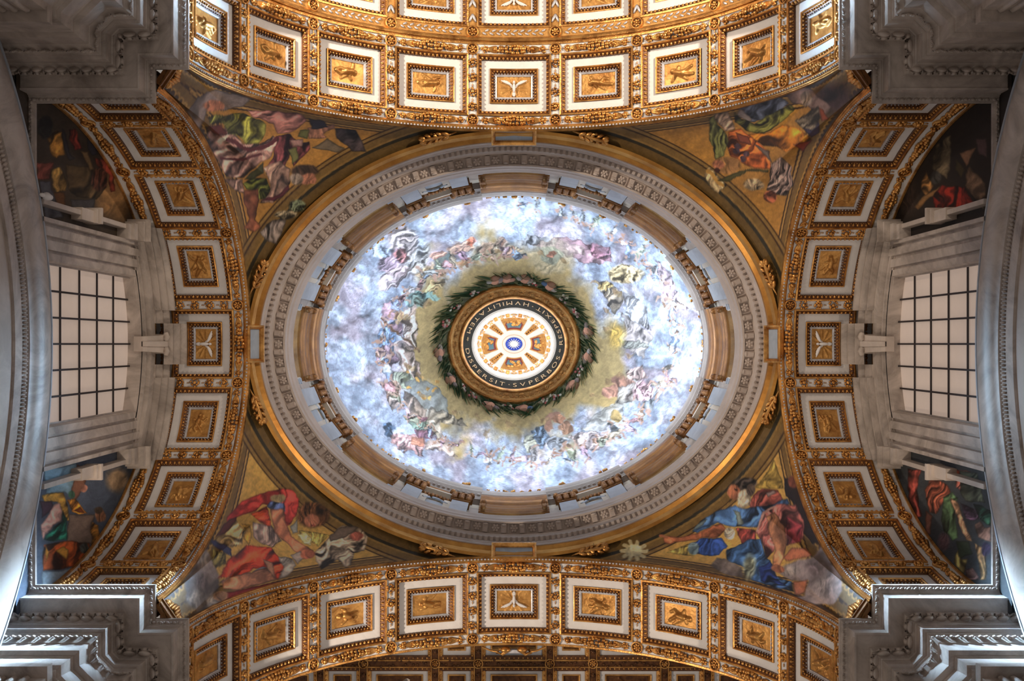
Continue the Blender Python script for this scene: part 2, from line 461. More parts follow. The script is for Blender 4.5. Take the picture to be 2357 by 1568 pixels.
HX, HY = 7.74, 5.87
arch_vault('coffered_arch', 'brightly lit gilded coffered arch above the dome, at the top edge', 'y', -1, BY, HX, 2.57, 1, dove=-1)
bottom_arch = arch_vault('coffered_arch', 'gilded coffered arch below the dome, at the bottom edge', 'y', 1, BY, HX, 2.57, 2, dove=-1)
arch_vault('coffered_arch', 'dim gilded coffered arch left of the dome, ending at a window wall', 'x', -1, AX, HY, 2.43, 3, depth=2.9, dove=1)
arch_vault('coffered_arch', 'dim gilded coffered arch right of the dome, ending at a window wall', 'x', 1, AX, HY, 2.43, 4, depth=2.9, dove=1)
arch_vault('coffered_vault', 'gilded coffered vault with silver scroll ribs behind the bright top arch', 'y', -1, BY + 2.74, HX, 2.57, 5, depth=2.75, silver=True, n_side=3, edge=False, extra=.06, group='vaults beyond the arches', dove=1)

# ---------------------------------------------------------------- painter (coloured areas of the mosaics and frescoes)
class Painter:
    def __init__(s, U, V, base, w=4.0, wl=20.0, edge=.42):
        s.u0, s.v0, s.edge = U, V, edge
        s.U = U + (fbm(U / wl, V / wl, 3) - .5) * w * 2; s.V = V + (fbm(U / wl + 40, V / wl + 9, 3) - .5) * w * 2
        s.C = np.array(base, float) * np.ones((len(U), 1)) if np.ndim(base) == 1 else np.array(base, float)
        s.o = (0, 0, 1)
    def org(s, ox, oy, sc): s.o = (ox, oy, sc); return s
    def T(s, p): return s.o[0] + p[0] / s.o[2], s.o[1] + p[1] / s.o[2]
    def _put(s, idx, a, col, fold, rim=None):
        u, v = s.U[idx], s.V[idx]; col = np.array(col, float)
        k = np.ones(len(u))
        if fold:
            ang, wl, amp = fold
            w1 = (fbm(u / 40 + 3, v / 40, 2) - .5) * 60; w2 = (fbm(u / 40 + 13, v / 40 + 8, 2) - .5) * 60
            d = (u + w1) * math.cos(ang) + (v + w2) * math.sin(ang); e = -(u + w1) * math.sin(ang) + (v + w2) * math.cos(ang)
            st = fbm(d / wl * 1.7 + col[0], e / (wl * 2.6) + col[1], 3) - .5
            k = np.clip(1 + amp * 9.5 * st + amp * 1.0 * (fbm(u / 6, v / 6, 2) - .5), .30, 1.7)
        if rim is not None: k = k * (1 - s.edge * np.clip(1 - rim / 3.6, 0, 1)) * (1 + .10 * np.clip(rim / 14, 0, 1))
        c = np.clip(col[None] * k[:, None], 0, 255)
        s.C[idx] = s.C[idx] * (1 - a[:, None]) + c * a[:, None]
    def poly(s, pts, col, fold=(0.6, 17, .30), soft=2.0, al=1.0):
        P = np.array([s.T(p) for p in pts]); lo = P.min(0) - 8; hi = P.max(0) + 8
        idx = np.where((s.U > lo[0]) & (s.U < hi[0]) & (s.V > lo[1]) & (s.V < hi[1]))[0]
        if not len(idx): return s
        u, v = s.U[idx], s.V[idx]; ins = np.zeros(len(u), bool); dm = np.full(len(u), 1e9)
        for i in range(len(P)):
            (x0, y0), (x1, y1) = P[i], P[(i + 1) % len(P)]
            cr = ((y0 > v) != (y1 > v)) & (u < (x1 - x0) * (v - y0) / (y1 - y0 + 1e-12) + x0); ins ^= cr
            dx, dy = x1 - x0, y1 - y0; t = np.clip(((u - x0) * dx + (v - y0) * dy) / (dx * dx + dy * dy + 1e-9), 0, 1)
            dm = np.minimum(dm, (u - x0 - t * dx) ** 2 + (v - y0 - t * dy) ** 2)
        d = np.sqrt(dm) * np.where(ins, 1, -1)
        s._put(idx, np.clip(d / soft + .5, 0, 1) * al, col, fold, np.clip(d, 0, None) if soft < 4 else None)
        return s
    def ell(s, c, rx, ry, col, rot=0, fold=(0, 9, .12), soft=.25, al=1.0):
        x, y = s.T(c); rx /= s.o[2]; ry /= s.o[2]; m = max(rx, ry) * 1.4 + 3
        idx = np.where((abs(s.U - x) < m) & (abs(s.V - y) < m))[0]
        if not len(idx): return s
        du, dv = s.U[idx] - x, s.V[idx] - y; cs, sn = math.cos(rot), math.sin(rot)
        q = np.hypot((du * cs + dv * sn) / rx, (-du * sn + dv * cs) / ry)
        s._put(idx, np.clip((1 - q) / soft + .5, 0, 1) * al, col, fold)
        return s
    def line(s, pts, r, col, al=1.0, fold=None):
        for a, b in zip(pts[:-1], pts[1:]):
            x0, y0 = s.T(a); x1, y1 = s.T(b); rr = r / s.o[2]
            idx = np.where((s.U > min(x0, x1) - rr - 3) & (s.U < max(x0, x1) + rr + 3) & (s.V > min(y0, y1) - rr - 3) & (s.V < max(y0, y1) + rr + 3))[0]
            if not len(idx): continue
            dx, dy = x1 - x0, y1 - y0; u, v = s.U[idx], s.V[idx]
            t = np.clip(((u - x0) * dx + (v - y0) * dy) / (dx * dx + dy * dy + 1e-9), 0, 1)
            d = np.hypot(u - x0 - t * dx, v - y0 - t * dy)
            s._put(idx, np.clip((rr - d) / 1.5 + .5, 0, 1) * al, col, fold)
        return s
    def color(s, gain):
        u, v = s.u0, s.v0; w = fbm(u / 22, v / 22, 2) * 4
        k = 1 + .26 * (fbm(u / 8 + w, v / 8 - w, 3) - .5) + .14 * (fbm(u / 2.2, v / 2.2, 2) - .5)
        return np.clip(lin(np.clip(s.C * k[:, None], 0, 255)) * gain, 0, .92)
def pix(P): return CX + FPX * P[:, 0] / P[:, 2], CY + FPX * P[:, 1] / P[:, 2]

# ---------------------------------------------------------------- pendentives
SKIN, SKIN2 = (172, 108, 76), (150, 90, 62)
def fig_tl(p):
    p.org(400, 170, 3.485)
    p.poly([(130, 430), (110, 300), (190, 180), (330, 130), (480, 160), (620, 190), (560, 260), (440, 280), (380, 300), (260, 290), (240, 380), (190, 440)], (124, 110, 104), (.3, 40, .12))
    p.ell((320, 255), 85, 48, (172, 112, 84))
    p.poly([(590, 285), (800, 300), (1000, 310), (1070, 370), (1000, 430), (920, 480), (840, 480), (800, 400), (640, 340)], (160, 108, 96), (1.2, 22, .22))
    p.poly([(250, 420), (420, 430), (560, 560), (700, 560), (800, 500), (840, 560), (760, 680), (700, 700), (640, 760), (560, 830), (430, 830), (380, 740), (330, 660), (290, 580)], (160, 122, 108), (1.0, 20, .40))
    p.poly([(270, 340), (420, 330), (560, 310), (650, 350), (740, 400), (740, 480), (690, 560), (580, 560), (520, 500), (430, 480), (400, 400), (280, 400)], (124, 122, 56), (.9, 15, .42))
    p.poly([(270, 420), (380, 410), (430, 480), (360, 500), (300, 470)], (98, 46, 40), None)
    p.line([(430, 520), (600, 610), (760, 580), (830, 520)], 16, (92, 42, 44)); p.line([(380, 680), (560, 690), (700, 640)], 10, (92, 42, 44))
    p.poly([(840, 500), (930, 480), (1020, 550), (1090, 540), (1100, 600), (1000, 700), (960, 740), (930, 640), (900, 740), (760, 760), (800, 640)], (98, 52, 52), (.2, 13, .35))
    p.poly([(930, 530), (1040, 520), (1030, 580), (960, 590)], (170, 130, 118), None)
    p.poly([(920, 600), (990, 590), (1000, 680), (950, 720)], (110, 108, 62), None)
    p.poly([(1060, 430), (1290, 410), (1290, 440), (1200, 480), (1220, 510), (1090, 520)], (190, 132, 102), (.5, 10, .15))
    p.poly([(1000, 450), (1080, 440), (1080, 520), (1000, 500)], (100, 100, 52), None)
    p.poly([(1080, 350), (1200, 380), (1240, 430), (1100, 440)], (46, 42, 50), None)
    p.poly([(1290, 440), (1470, 450), (1550, 630), (1430, 620), (1300, 520)], (66, 56, 56), (1.0, 22, .2))
    p.poly([(1110, 590), (1220, 520), (1370, 600), (1300, 630)], (118, 102, 80), None)
    p.poly([(720, 760), (850, 700), (940, 760), (930, 880), (900, 960), (800, 1040), (690, 1030), (760, 960), (770, 880)], (168, 132, 112), (.4, 16, .25))
    p.poly([(690, 1010), (830, 980), (920, 890), (930, 920), (880, 980), (800, 1030)], (98, 46, 52), None)
    p.poly([(640, 780), (720, 700), (720, 800), (640, 850), (570, 840)], (66, 66, 34), None)
    p.poly([(560, 880), (620, 840), (740, 840), (770, 920), (740, 1000), (680, 1000), (650, 930), (580, 930)], (112, 116, 48), (.8, 12, .35))
    p.poly([(400, 850), (560, 840), (560, 970), (480, 930)], (150, 118, 104), (.8, 12, .3))
    p.poly([(560, 940), (680, 920), (690, 1010), (650, 1160), (690, 1230), (650, 1270), (570, 1240), (600, 1150), (560, 1040)], (146, 88, 62), (0, 24, .15))
    p.ell((1050, 780), 105, 55, (74, 56, 44)); p.ell((1070, 840), 70, 45, (168, 112, 88)); p.ell((985, 845), 55, 50, (140, 122, 106)); p.ell((1120, 855), 30, 28, (176, 116, 90))
    p.poly([(690, 1260), (800, 1180), (900, 1160), (870, 1260), (830, 1360), (740, 1330)], (102, 92, 86), (.5, 10, .3))
    p.ell((990, 1060), 70, 50, (84, 90, 70), fold=(.5, 6, .6)); p.ell((900, 1130), 90, 35, (124, 112, 90), fold=(.9, 7, .4))
def fig_tr(p):
    p.org(1400, 150, 3.485)
    p.ell((1800, 270), 170, 120, (84, 62, 58), fold=(.3, 30, .2), soft=.8)
    p.poly([(1380, 190), (1480, 120), (1640, 200), (1700, 260), (1790, 340), (1720, 430), (1600, 330), (1480, 300), (1410, 230)], (114, 92, 84), (.3, 34, .18))
    p.ell((1590, 270), 50, 60, (140, 122, 108))
    p.poly([(1080, 290), (1200, 270), (1400, 260), (1450, 300), (1330, 400), (1180, 460), (1140, 460), (1060, 340)], (76, 80, 92), (.9, 14, .3))
    p.poly([(1060, 340), (1160, 440), (1130, 470), (1030, 400)], (144, 128, 118), None)
    p.poly([(1010, 370), (1060, 430), (1180, 480), (1270, 400), (1470, 310), (1500, 350), (1400, 450), (1310, 520), (1200, 560), (1120, 530), (1010, 460)], (86, 84, 40), (.8, 14, .4))
    p.poly([(1490, 450), (1600, 380), (1690, 330), (1700, 430), (1640, 560), (1560, 500)], (152, 136, 114), (1.1, 14, .3))
    p.poly([(1560, 500), (1640, 520), (1700, 440), (1690, 540), (1630, 580)], (64, 58, 80), None)
    p.poly([(1690, 340), (1730, 360), (1780, 430), (1720, 450), (1700, 400)], (150, 74, 44), None)
    p.poly([(1120, 560), (1300, 540), (1400, 480), (1530, 500), (1640, 600), (1540, 640), (1420, 700), (1360, 660), (1250, 650)], (188, 116, 40), (.9, 22, .25))
    p.poly([(1480, 640), (1640, 600), (1560, 690)], (130, 52, 36), None)
    p.poly([(970, 540), (1060, 510), (1180, 600), (1300, 700), (1310, 830), (1180, 830), (1070, 780), (990, 730), (950, 650)], (168, 88, 42), (.9, 16, .3))
    p.poly([(1020, 540), (1120, 570), (1150, 640), (1060, 620)], (128, 70, 50), None)
    for q in ((1030, 690), (1110, 712), (1080, 752), (1040, 650)): p.ell(q, 26, 24, (82, 62, 68))
    p.poly([(850, 390), (960, 370), (1000, 470), (1020, 520), (940, 540), (870, 450)], (154, 128, 106), (.9, 9, .25))
    p.poly([(810, 430), (850, 400), (880, 480), (950, 560), (970, 620), (930, 720), (860, 760), (850, 700), (810, 600)], (82, 82, 46), (.1, 10, .35))
    p.ell((950, 800), 110, 72, (152, 110, 66)); p.ell((880, 800), 50, 40, (176, 112, 82)); p.ell((872, 850), 24, 18, (70, 40, 30))
    p.poly([(770, 890), (800, 820), (900, 900), (960, 960), (880, 1020), (840, 1010)], (170, 146, 108), (.6, 12, .25)); p.line([(800, 850), (920, 960)], 14, (186, 140, 70))
    p.poly([(880, 920), (1000, 870), (1110, 830), (1290, 840), (1290, 862), (1120, 852), (960, 930)], (80, 76, 40), None)
    p.poly([(1180, 640), (1290, 690), (1320, 780), (1280, 740), (1190, 660)], (112, 98, 90), None)
    p.poly([(1310, 780), (1390, 740), (1470, 820), (1480, 960), (1430, 1040), (1330, 1040), (1270, 1000), (1300, 900)], (126, 106, 96), (.4, 5, .35))
    p.ell((1170, 960), 85, 50, (138, 118, 90), fold=(.3, 10, .25)); p.ell((1300, 1055), 50, 48, (124, 70, 48), fold=(.3, 8, .4))
def fig_bl(p):
    p.org(380, 960, 3.408)
    p.poly([(1050, 880), (1290, 930), (1200, 1010), (1060, 920)], (196, 166, 86), (.3, 5, .2))
    p.poly([(480, 790), (600, 660), (760, 600), (900, 560), (1000, 580), (1050, 640), (1040, 740), (980, 850), (940, 860), (930, 760), (850, 690), (760, 690), (700, 740), (560, 790), (480, 830)], (160, 54, 46), (.9, 22, .28))
    p.poly([(660, 760), (800, 700), (830, 860), (740, 830)], (190, 70, 38), (.9, 14, .2)); p.ell((890, 640), 60, 34, (150, 128, 88))
    p.poly([(800, 700), (830, 660), (940, 680), (940, 740), (830, 720)], (78, 90, 126), (.9, 12, .25))
    p.poly([(450, 850), (560, 780), (560, 820), (470, 910), (400, 950)], (92, 46, 40), None)
    p.poly([(680, 830), (830, 850), (920, 970), (840, 1020), (760, 990), (690, 940)], (144, 118, 104), (.5, 14, .35))
    p.poly([(400, 980), (560, 820), (620, 890), (610, 1000), (530, 1030), (420, 990)], (196, 160, 108), (1.1, 10, .28))
    p.poly([(600, 830), (660, 850), (680, 940), (660, 1010), (620, 960), (620, 890)], (182, 136, 58), (1.4, 9, .22))
    p.poly([(350, 970), (400, 970), (520, 1040), (530, 1100), (480, 1080), (370, 1000)], (60, 62, 92), None)
    p.poly([(370, 1030), (480, 1080), (480, 1150), (400, 1180), (360, 1120)], (128, 114, 62), (.9, 14, .25))
    p.poly([(180, 1150), (260, 1040), (330, 1050), (380, 1150), (430, 1250), (430, 1380), (540, 1480), (380, 1530), (250, 1520), (170, 1440), (140, 1250)], (128, 114, 108), (.6, 60, .16), soft=5)
    p.ell((290, 1110), 50, 60, (154, 142, 132), soft=.9); p.ell((230, 1440), 60, 70, (156, 146, 138), soft=.9); p.ell((380, 1450), 60, 50, (160, 150, 142), soft=.9); p.ell((290, 1290), 60, 60, (102, 88, 86), soft=.9)
    p.poly([(420, 1260), (500, 1120), (640, 1010), (830, 1020), (930, 1130), (930, 1180), (880, 1280), (800, 1180), (690, 1190), (580, 1260)], (194, 64, 38), (.9, 24, .26))
    p.poly([(760, 1110), (840, 1140), (870, 1260), (830, 1240)], (176, 128, 100), None); p.poly([(680, 1210), (760, 1170), (800, 1180), (720, 1215)], (130, 128, 136), None)
    p.poly([(440, 1280), (640, 1220), (800, 1180), (870, 1270), (760, 1310), (560, 1360), (450, 1350)], (176, 120, 90), (1.3, 22, .14))
    p.poly([(470, 1380), (760, 1320), (870, 1290), (760, 1360), (480, 1430)], (146, 44, 38), None); p.ell((440, 1410), 55, 40, (160, 120, 90))
    p.poly([(890, 1090), (1000, 1120), (1030, 1170), (960, 1250), (890, 1270), (930, 1180)], (172, 158, 142), (.6, 12, .15))
    p.poly([(1170, 1060), (1250, 980), (1400, 850), (1540, 870), (1590, 940), (1560, 1050), (1490, 1060), (1460, 1160), (1410, 1180), (1350, 1120), (1220, 1200), (1180, 1130)], (150, 130, 108), (.9, 12, .4))
    p.poly([(1290, 930), (1420, 850), (1520, 860), (1400, 950), (1300, 980)], (112, 96, 84), None); p.ell((1500, 930), 50, 36, (170, 96, 80))
    p.poly([(820, 720), (930, 720), (930, 800), (990, 930), (1080, 1010), (1160, 1040), (1170, 1090), (1090, 1110), (1020, 1050), (920, 960), (860, 900), (830, 800)], (172, 108, 78), (.2, 30, .14))
    p.poly([(980, 1090), (1060, 1050), (1100, 1090), (1040, 1160)], (184, 164, 146), None); p.ell((1120, 1075), 55, 34, (172, 100, 74))
    p.poly([(980, 860), (1040, 800), (1040, 900), (1000, 910)], (164, 160, 146), None); p.poly([(1040, 920), (1100, 900), (1160, 960), (1140, 1010), (1080, 1000)], (180, 164, 112), (.4, 7, .3))
    p.ell((1160, 770), 128, 100, (98, 62, 38), fold=(.4, 8, .3)); p.ell((1150, 815), 62, 50, (178, 112, 84)); p.ell((1165, 850), 20, 8, (150, 70, 60))
def fig_br(p):
    p.org(1400, 960, 3.408)
    p.poly([(450, 1065), (640, 990), (680, 1090)], (196, 166, 84), (.3, 5, .2)); 
    p.poly([(1380, 480), (1500, 500), (1560, 800), (1640, 920), (1780, 960), (1600, 1000), (1520, 900), (1460, 680), (1390, 620)], (36, 25, 20), None); p.ell((1450, 510), 40, 50, (130, 74, 56))
    p.poly([(1160, 560), (1300, 330), (1380, 560), (1250, 560)], (170, 140, 70), (.3, 6, .15))
    p.poly([(1100, 680), (1200, 560), (1330, 570), (1370, 650), (1240, 710), (1110, 720)], (160, 84, 72), (.8, 14, .22)); p.poly([(1230, 600), (1300, 575), (1320, 600), (1250, 635)], (156, 132, 124), None)
    p.poly([(660, 900), (720, 820), (850, 740), (1000, 690), (1080, 720), (1240, 700), (1400, 640), (1420, 680), (1260, 760), (1200, 860), (1100, 870), (980, 860), (860, 830), (780, 880), (700, 910)], (66, 94, 134), (.9, 18, .34))
    p.poly([(980, 720), (1040, 740), (1060, 850), (1020, 850), (1010, 770)], (140, 150, 140), None); p.poly([(660, 900), (700, 840), (780, 800), (740, 860)], (120, 136, 140), None)
    p.ell((1080, 525), 92, 48, (58, 50, 46), fold=(.8, 7, .4)); p.ell((985, 590), 46, 58, (172, 108, 78)); p.ell((1065, 640), 56, 72, (168, 152, 128), fold=(.8, 8, .22)); p.ell((1000, 570), 14, 8, (60, 36, 30)); p.ell((1120, 580), 40, 50, (92, 76, 66))
    p.poly([(640, 990), (720, 960), (880, 940), (930, 1010), (870, 1080), (760, 1090), (660, 1060)], (44, 66, 120), (.9, 14, .3)); p.ell((670, 1030), 40, 50, (120, 140, 146))
    p.poly([(430, 930), (540, 950), (740, 900), (880, 830), (920, 880), (860, 940), (700, 960), (520, 990), (480, 1010), (440, 990)], (178, 106, 72), (1.3, 16, .14)); p.line([(410, 930), (470, 945)], 10, SKIN)
    p.ell((948, 912), 45, 50, (170, 158, 138), fold=(.5, 9, .3))
    p.poly([(1000, 880), (1160, 880), (1160, 960), (1060, 1020)], (168, 76, 66), (.5, 14, .2))
    p.poly([(1160, 900), (1210, 740), (1320, 680), (1480, 690), (1540, 830), (1530, 960), (1400, 1010), (1330, 900), (1300, 1060), (1240, 1110), (1220, 1010)], (170, 98, 88), (.4, 18, .3)); p.line([(1170, 890), (1215, 750), (1300, 700)], 8, (196, 150, 134))
    p.poly([(1400, 780), (1530, 850), (1510, 980), (1400, 1010)], (120, 52, 56), (.3, 14, .3))
    p.poly([(1230, 780), (1310, 740), (1380, 860), (1400, 960), (1380, 1110), (1330, 1200), (1280, 1180), (1310, 1050)], (186, 126, 90), (.1, 26, .16))
    p.poly([(920, 1040), (1000, 1010), (1110, 960), (1200, 960), (1240, 1100), (1270, 1130), (1300, 1240), (1440, 1300), (1450, 1370), (1300, 1340), (1110, 1270), (1060, 1180), (940, 1130)], (62, 92, 132), (.5, 20, .36))
    p.ell((1105, 1180), 50, 95, (158, 162, 136), rot=.15, fold=(.4, 12, .2), soft=.6); p.poly([(1180, 1180), (1270, 1140), (1330, 1270), (1400, 1330), (1200, 1290)], (36, 52, 106), (.5, 18, .3))
    p.poly([(800, 1170), (850, 1100), (920, 1110), (1040, 1180), (1050, 1260), (900, 1230)], (136, 120, 108), (.3, 30, .14), soft=4)
    p.poly([(1370, 1110), (1440, 1030), (1550, 1030), (1600, 1080), (1500, 1120), (1410, 1130)], (190, 114, 80), None)
    p.poly([(1320, 1210), (1420, 1150), (1600, 1100), (1700, 1000), (1750, 1030), (1740, 1160), (1820, 1200), (1840, 1360), (1770, 1470), (1620, 1470), (1480, 1450), (1420, 1420), (1540, 1400), (1570, 1290), (1440, 1290)], (138, 124, 122), (.6, 50, .16), soft=5)
    p.ell((1690, 1340), 70, 70, (158, 146, 144), soft=.9); p.ell((1430, 1200), 70, 40, (160, 148, 142), soft=.9); p.ell((1620, 1190), 60, 60, (106, 92, 92), soft=.9)
    p.poly([(1450, 1300), (1560, 1280), (1550, 1370), (1500, 1400), (1460, 1390)], (176, 110, 82), None); p.ell((1330, 1190), 55, 30, (172, 108, 78))
    for k in range(10):
        a = k * .628; p.line([(200, 1050), (200 + 95 * math.cos(a), 1050 + 70 * math.sin(a))], 14, (196, 180, 136))
    p.ell((200, 1050), 60, 50, (206, 192, 150))

def pendentive(sx, sy, fig, label, gold, gain):
    n, m = 360, 260
    th = np.linspace(0, 90, n); TA, TB = 48.0, 52.0
    B = np.zeros((n, 3)); Rg = np.zeros((n, 3))
    for i, t in enumerate(th):
        if t <= TA:
            f = math.radians(t / TA * 90); r1, h1 = HX + .1, RISE + .1
            B[i] = (r1 * math.sin(f), BY - .03, ZS + h1 * math.cos(f))
        elif t < TB:
            k = (t - TA) / (TB - TA); B[i] = ((HX + .1) * (1 - k) + (AX - .03) * k, (BY - .03) * (1 - k) + (HY + .1) * k, ZS)
        else:
            f = math.radians((90 - t) / (90 - TB) * 90)
            B[i] = (AX - .03, (HY + .1) * math.sin(f), ZS + (RISE + .1) * math.cos(f))
        a = math.radians(t); Rg[i] = (8.20 * math.sin(a), 6.56 * math.cos(a), 31.0)
    t = np.linspace(0, 1, m)[None, :, None]
    g = .35 * t + .65 * (1 - np.sqrt(1 - .96 * t * t)) / (1 - math.sqrt(.04))
    XY = B[:, None, :2] + (Rg - B)[:, None, :2] * g
    Z = B[:, None, 2:] + (Rg - B)[:, None, 2:] * t
    P = np.concatenate([XY * np.array([sx, sy]), Z], 2).reshape(-1, 3)
    U, V = pix(P)
    rd = (np.hypot((U - CX) / 607, (V - CY) / 485) - 1) * 545
    bq = (B * np.array([sx, sy, 1]))[::3]; ad = np.full(len(P), 1e9)
    for b_ in bq: ad = np.minimum(ad, ((P - b_) ** 2).sum(1))
    ad = np.sqrt(ad) * 70
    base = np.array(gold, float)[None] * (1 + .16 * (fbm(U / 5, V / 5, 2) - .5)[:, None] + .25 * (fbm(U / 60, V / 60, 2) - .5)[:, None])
    p = Painter(U, V, base)
    dk = np.array((64, 44, 24.)); ol = np.array((122, 94, 50.)); li = np.array((178, 138, 74.)); bl = np.array((48, 44, 34.))
    for dist, bands in ((ad, [(0, 10, dk), (10, 13, li), (13, 26, ol), (26, 29, dk), (29, 33, li), (33, 36, dk)]), (rd, [(-9, 30, ol * .86), (30, 38, bl), (38, 42, li * .8), (42, 56, ol), (56, 60, dk), (60, 66, li * .8), (66, 69, dk)])):
        for a, b, c in bands:
            k = np.clip(np.minimum(dist - a, b - dist) / 1.5 + .5, 0, 1)[:, None]
            p.C = p.C * (1 - k) + c * k
    fig(p)
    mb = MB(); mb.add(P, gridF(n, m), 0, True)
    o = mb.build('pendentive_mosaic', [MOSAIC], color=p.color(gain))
    o['label'] = label; o['category'] = 'mosaic'; o['group'] = 'pendentive mosaics'
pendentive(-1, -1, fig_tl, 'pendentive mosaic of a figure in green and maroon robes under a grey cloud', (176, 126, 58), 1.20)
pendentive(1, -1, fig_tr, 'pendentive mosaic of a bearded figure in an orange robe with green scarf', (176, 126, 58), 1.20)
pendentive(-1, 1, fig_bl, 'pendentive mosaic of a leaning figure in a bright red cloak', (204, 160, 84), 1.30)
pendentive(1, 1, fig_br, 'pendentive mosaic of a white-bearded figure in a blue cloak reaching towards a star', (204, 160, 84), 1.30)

# ---------------------------------------------------------------- elliptical rings of the dome
def epos(ax, ay, th, z): return (ax * math.sin(th), -ay * math.cos(th), z)
def ering(mb, prof, n=180, m=0, th0=0.0, th1=2 * math.pi, smooth=False):
    """prof = [(half width x, half width y, height)]"""
    wrap = abs(th1 - th0 - 2 * math.pi) < 1e-6
    T = np.linspace(th0, th1, n, endpoint=not wrap); pr = np.array(prof, float)
    A = np.stack([pr[None, :, 0] * np.sin(T)[:, None], -pr[None, :, 1] * np.cos(T)[:, None], pr[None, :, 2] + 0 * T[:, None]], -1)
    mb.add(A.reshape(-1, 3), gridF(n, len(pr), wrap), m, smooth)
def eframe(ax, ay, th, z, tilt=0.0, off=0.0):
    """matrix at a point of an ellipse: x along the ring, y outwards, z up; tilt leans y up"""
    p = Vector(epos(ax, ay, th, z)); t = Vector((ax * math.cos(th), ay * math.sin(th), 0)).normalized()
    out = Vector((t.y, -t.x, 0)); up = Vector((0, 0, 1))
    if tilt: out, up = out * math.cos(tilt) + up * math.sin(tilt), up * math.cos(tilt) - out * math.sin(tilt)
    M = Matrix((t, out, up)).transposed().to_4x4(); M.translation = p + out * off
    return M
def equal(ax, ay, n, th0=0.0):
    """n parameters spaced evenly along an ellipse"""
    T = np.linspace(0, 2 * math.pi, 4001); L = np.concatenate([[0], np.cumsum(np.hypot(np.diff(ax * np.sin(T)), np.diff(ay * np.cos(T))))])
    s0 = np.interp(th0, T, L)
    return np.interp((s0 + np.arange(n) / n * L[-1]) % L[-1], L, T)

mb = MB(); ering(mb, [(8.26, 6.62, 30.80), (8.17, 6.53, 30.86), (8.12, 6.47, 30.98), (8.16, 6.51, 31.06), (8.14, 6.48, 31.12), (8.02, 6.37, 31.22), (8.02, 6.37, 31.36), (8.09, 6.44, 31.38)])
trim = mb.build('trim_1', [TRIMG], label='gilded oval moulding running under the marble cornice of the dome', category='moulding', kind='structure')

ring = thing('dome_cornice', 'oval grey-pink marble cornice with rosettes and brackets under the dome drum', 'cornice', None, 'structure')
mb = MB(); ering(mb, [(8.10, 6.45, 31.34), (8.10, 6.44, 31.60), (8.06, 6.40, 31.63), (8.06, 6.40, 31.80), (8.02, 6.36, 31.83), (8.02, 6.36, 32.00), (8.06, 6.36, 32.03), (8.06, 6.36, 32.10), (7.90, 6.24, 32.12), (7.86, 6.21, 32.24), (7.82, 6.17, 32.30),
                      (7.82, 6.17, 32.42), (7.50, 5.83, 32.44), (7.50, 5.83, 32.34), (7.44, 5.78, 32.35), (7.44, 5.78, 32.62), (7.40, 5.75, 32.66), (7.38, 5.74, 32.85), (7.33, 5.70, 33.0), (7.33, 5.70, 33.06), (8.2, 6.6, 33.08)], n=240)
mb.build('cornice_body', [RINGM], ring)
mb = MB()
for t in equal(7.98, 6.30, 250):
    M = np.array(eframe(7.97, 6.29, t, 32.06)); V = np.array([(x, y, z) for x in (-.05, .05) for y in (-.065, .065) for z in (-.08, .08)])
    mb.add(V @ M[:3, :3].T + M[:3, 3], BOXF)
mb.build('dentil_course', [RINGM], ring)['kind'] = 'stuff'
mod = MB(); box(mod, (0, 0, -.04), (.17, .30, .09)); box(mod, (0, .06, -.10), (.13, .16, .06)); ball(mod, (0, -.11, -.08), (.08, .05, .04), 0, 1)
modm, _ = mod.mesh('modillion', [RINGM], None, False)
ros = MB()
for j in range(6): ball(ros, (.085 * math.cos(j * 1.047), .085 * math.sin(j * 1.047), -.045), (.06, .045, .035), 0, 1, rot=j * 1.047)
ball(ros, (0, 0, -.07), .04, 0, 1); frame(ros, .185, .165, [(0, 0), (0, -.05), (.02, -.05), (.03, 0)], 0, 1)
rosm, _ = ros.mesh('rosette', [RINGM], None, False)
NM = 72
for t in equal(7.66, 6.0, NM): link('rosette', rosm, ring, mtx=eframe(7.66, 6.0, t, 32.43))
for t in equal(7.66, 6.0, NM, .0437): link('modillion', modm, ring, mtx=eframe(7.66, 6.0, t, 32.43))

# tablets on the crowns of the four arches and the leaves beside them
for th, lb, ax, ay in ((0, 'above the oval cornice, under the bright top arch', 8.12, 6.52), (180, 'below the oval cornice, over the bottom arch', 8.12, 6.52), (90, 'right of the oval cornice', 8.12, 6.5), (270, 'left of the oval cornice', 8.12, 6.5)):
    t = math.radians(th); hx = .70 if th % 180 == 0 else .58
    root = thing('gilded_tablet', 'gilded tablet with a marble field ' + lb, 'tablet', 'tablets on the arch crowns')
    M = eframe(ax, ay, t, 30.98, tilt=-1.0)
    fn = lambda P, M=np.array(M): P @ M[:3, :3].T + M[:3, 3]
    mb = MB(); frame(mb, hx, .34, [(0, .25), (0, -.14), (.05, -.16), (.11, -.10), (.13, -.04)], 0, 1)
    mb.build('tablet_frame', [GOLD], root, fn)
    mb = MB(); patch(mb, hx - .12, .22, -.045, 0, 2); mb.build('field', [PILM], root, fn)
def acanthus():
    mb = MB()
    tube(mb, [(-.60, .02, .02), (-.3, .03, -.04), (.0, .0, -.08), (.3, -.02, -.09), (.5, .0, -.06)], [.02, .045, .06, .06, .03], 0)
    for k in range(5):
        x = -.28 + k * .17; l = (.08, .12, .14, .13, .10)[k]
        for s in (-1, 1):
            tube(mb, [(x - .05, 0, -.06), (x + .02, s * l * .8, -.09), (x + .10, s * l * 1.15, -.07), (x + .17, s * l * 1.05, -.03)], [.05, .06, .05, .015], 0, 6)
    ball(mb, (.50, .03, -.08), (.10, .07, .06), 0, 1, rot=.4); ball(mb, (.52, -.05, -.08), (.09, .05, .05), 0, 1, rot=-.5)
    return mb
acm, _ = acanthus().mesh('acanthus_leaf', [GOLD], None, False)
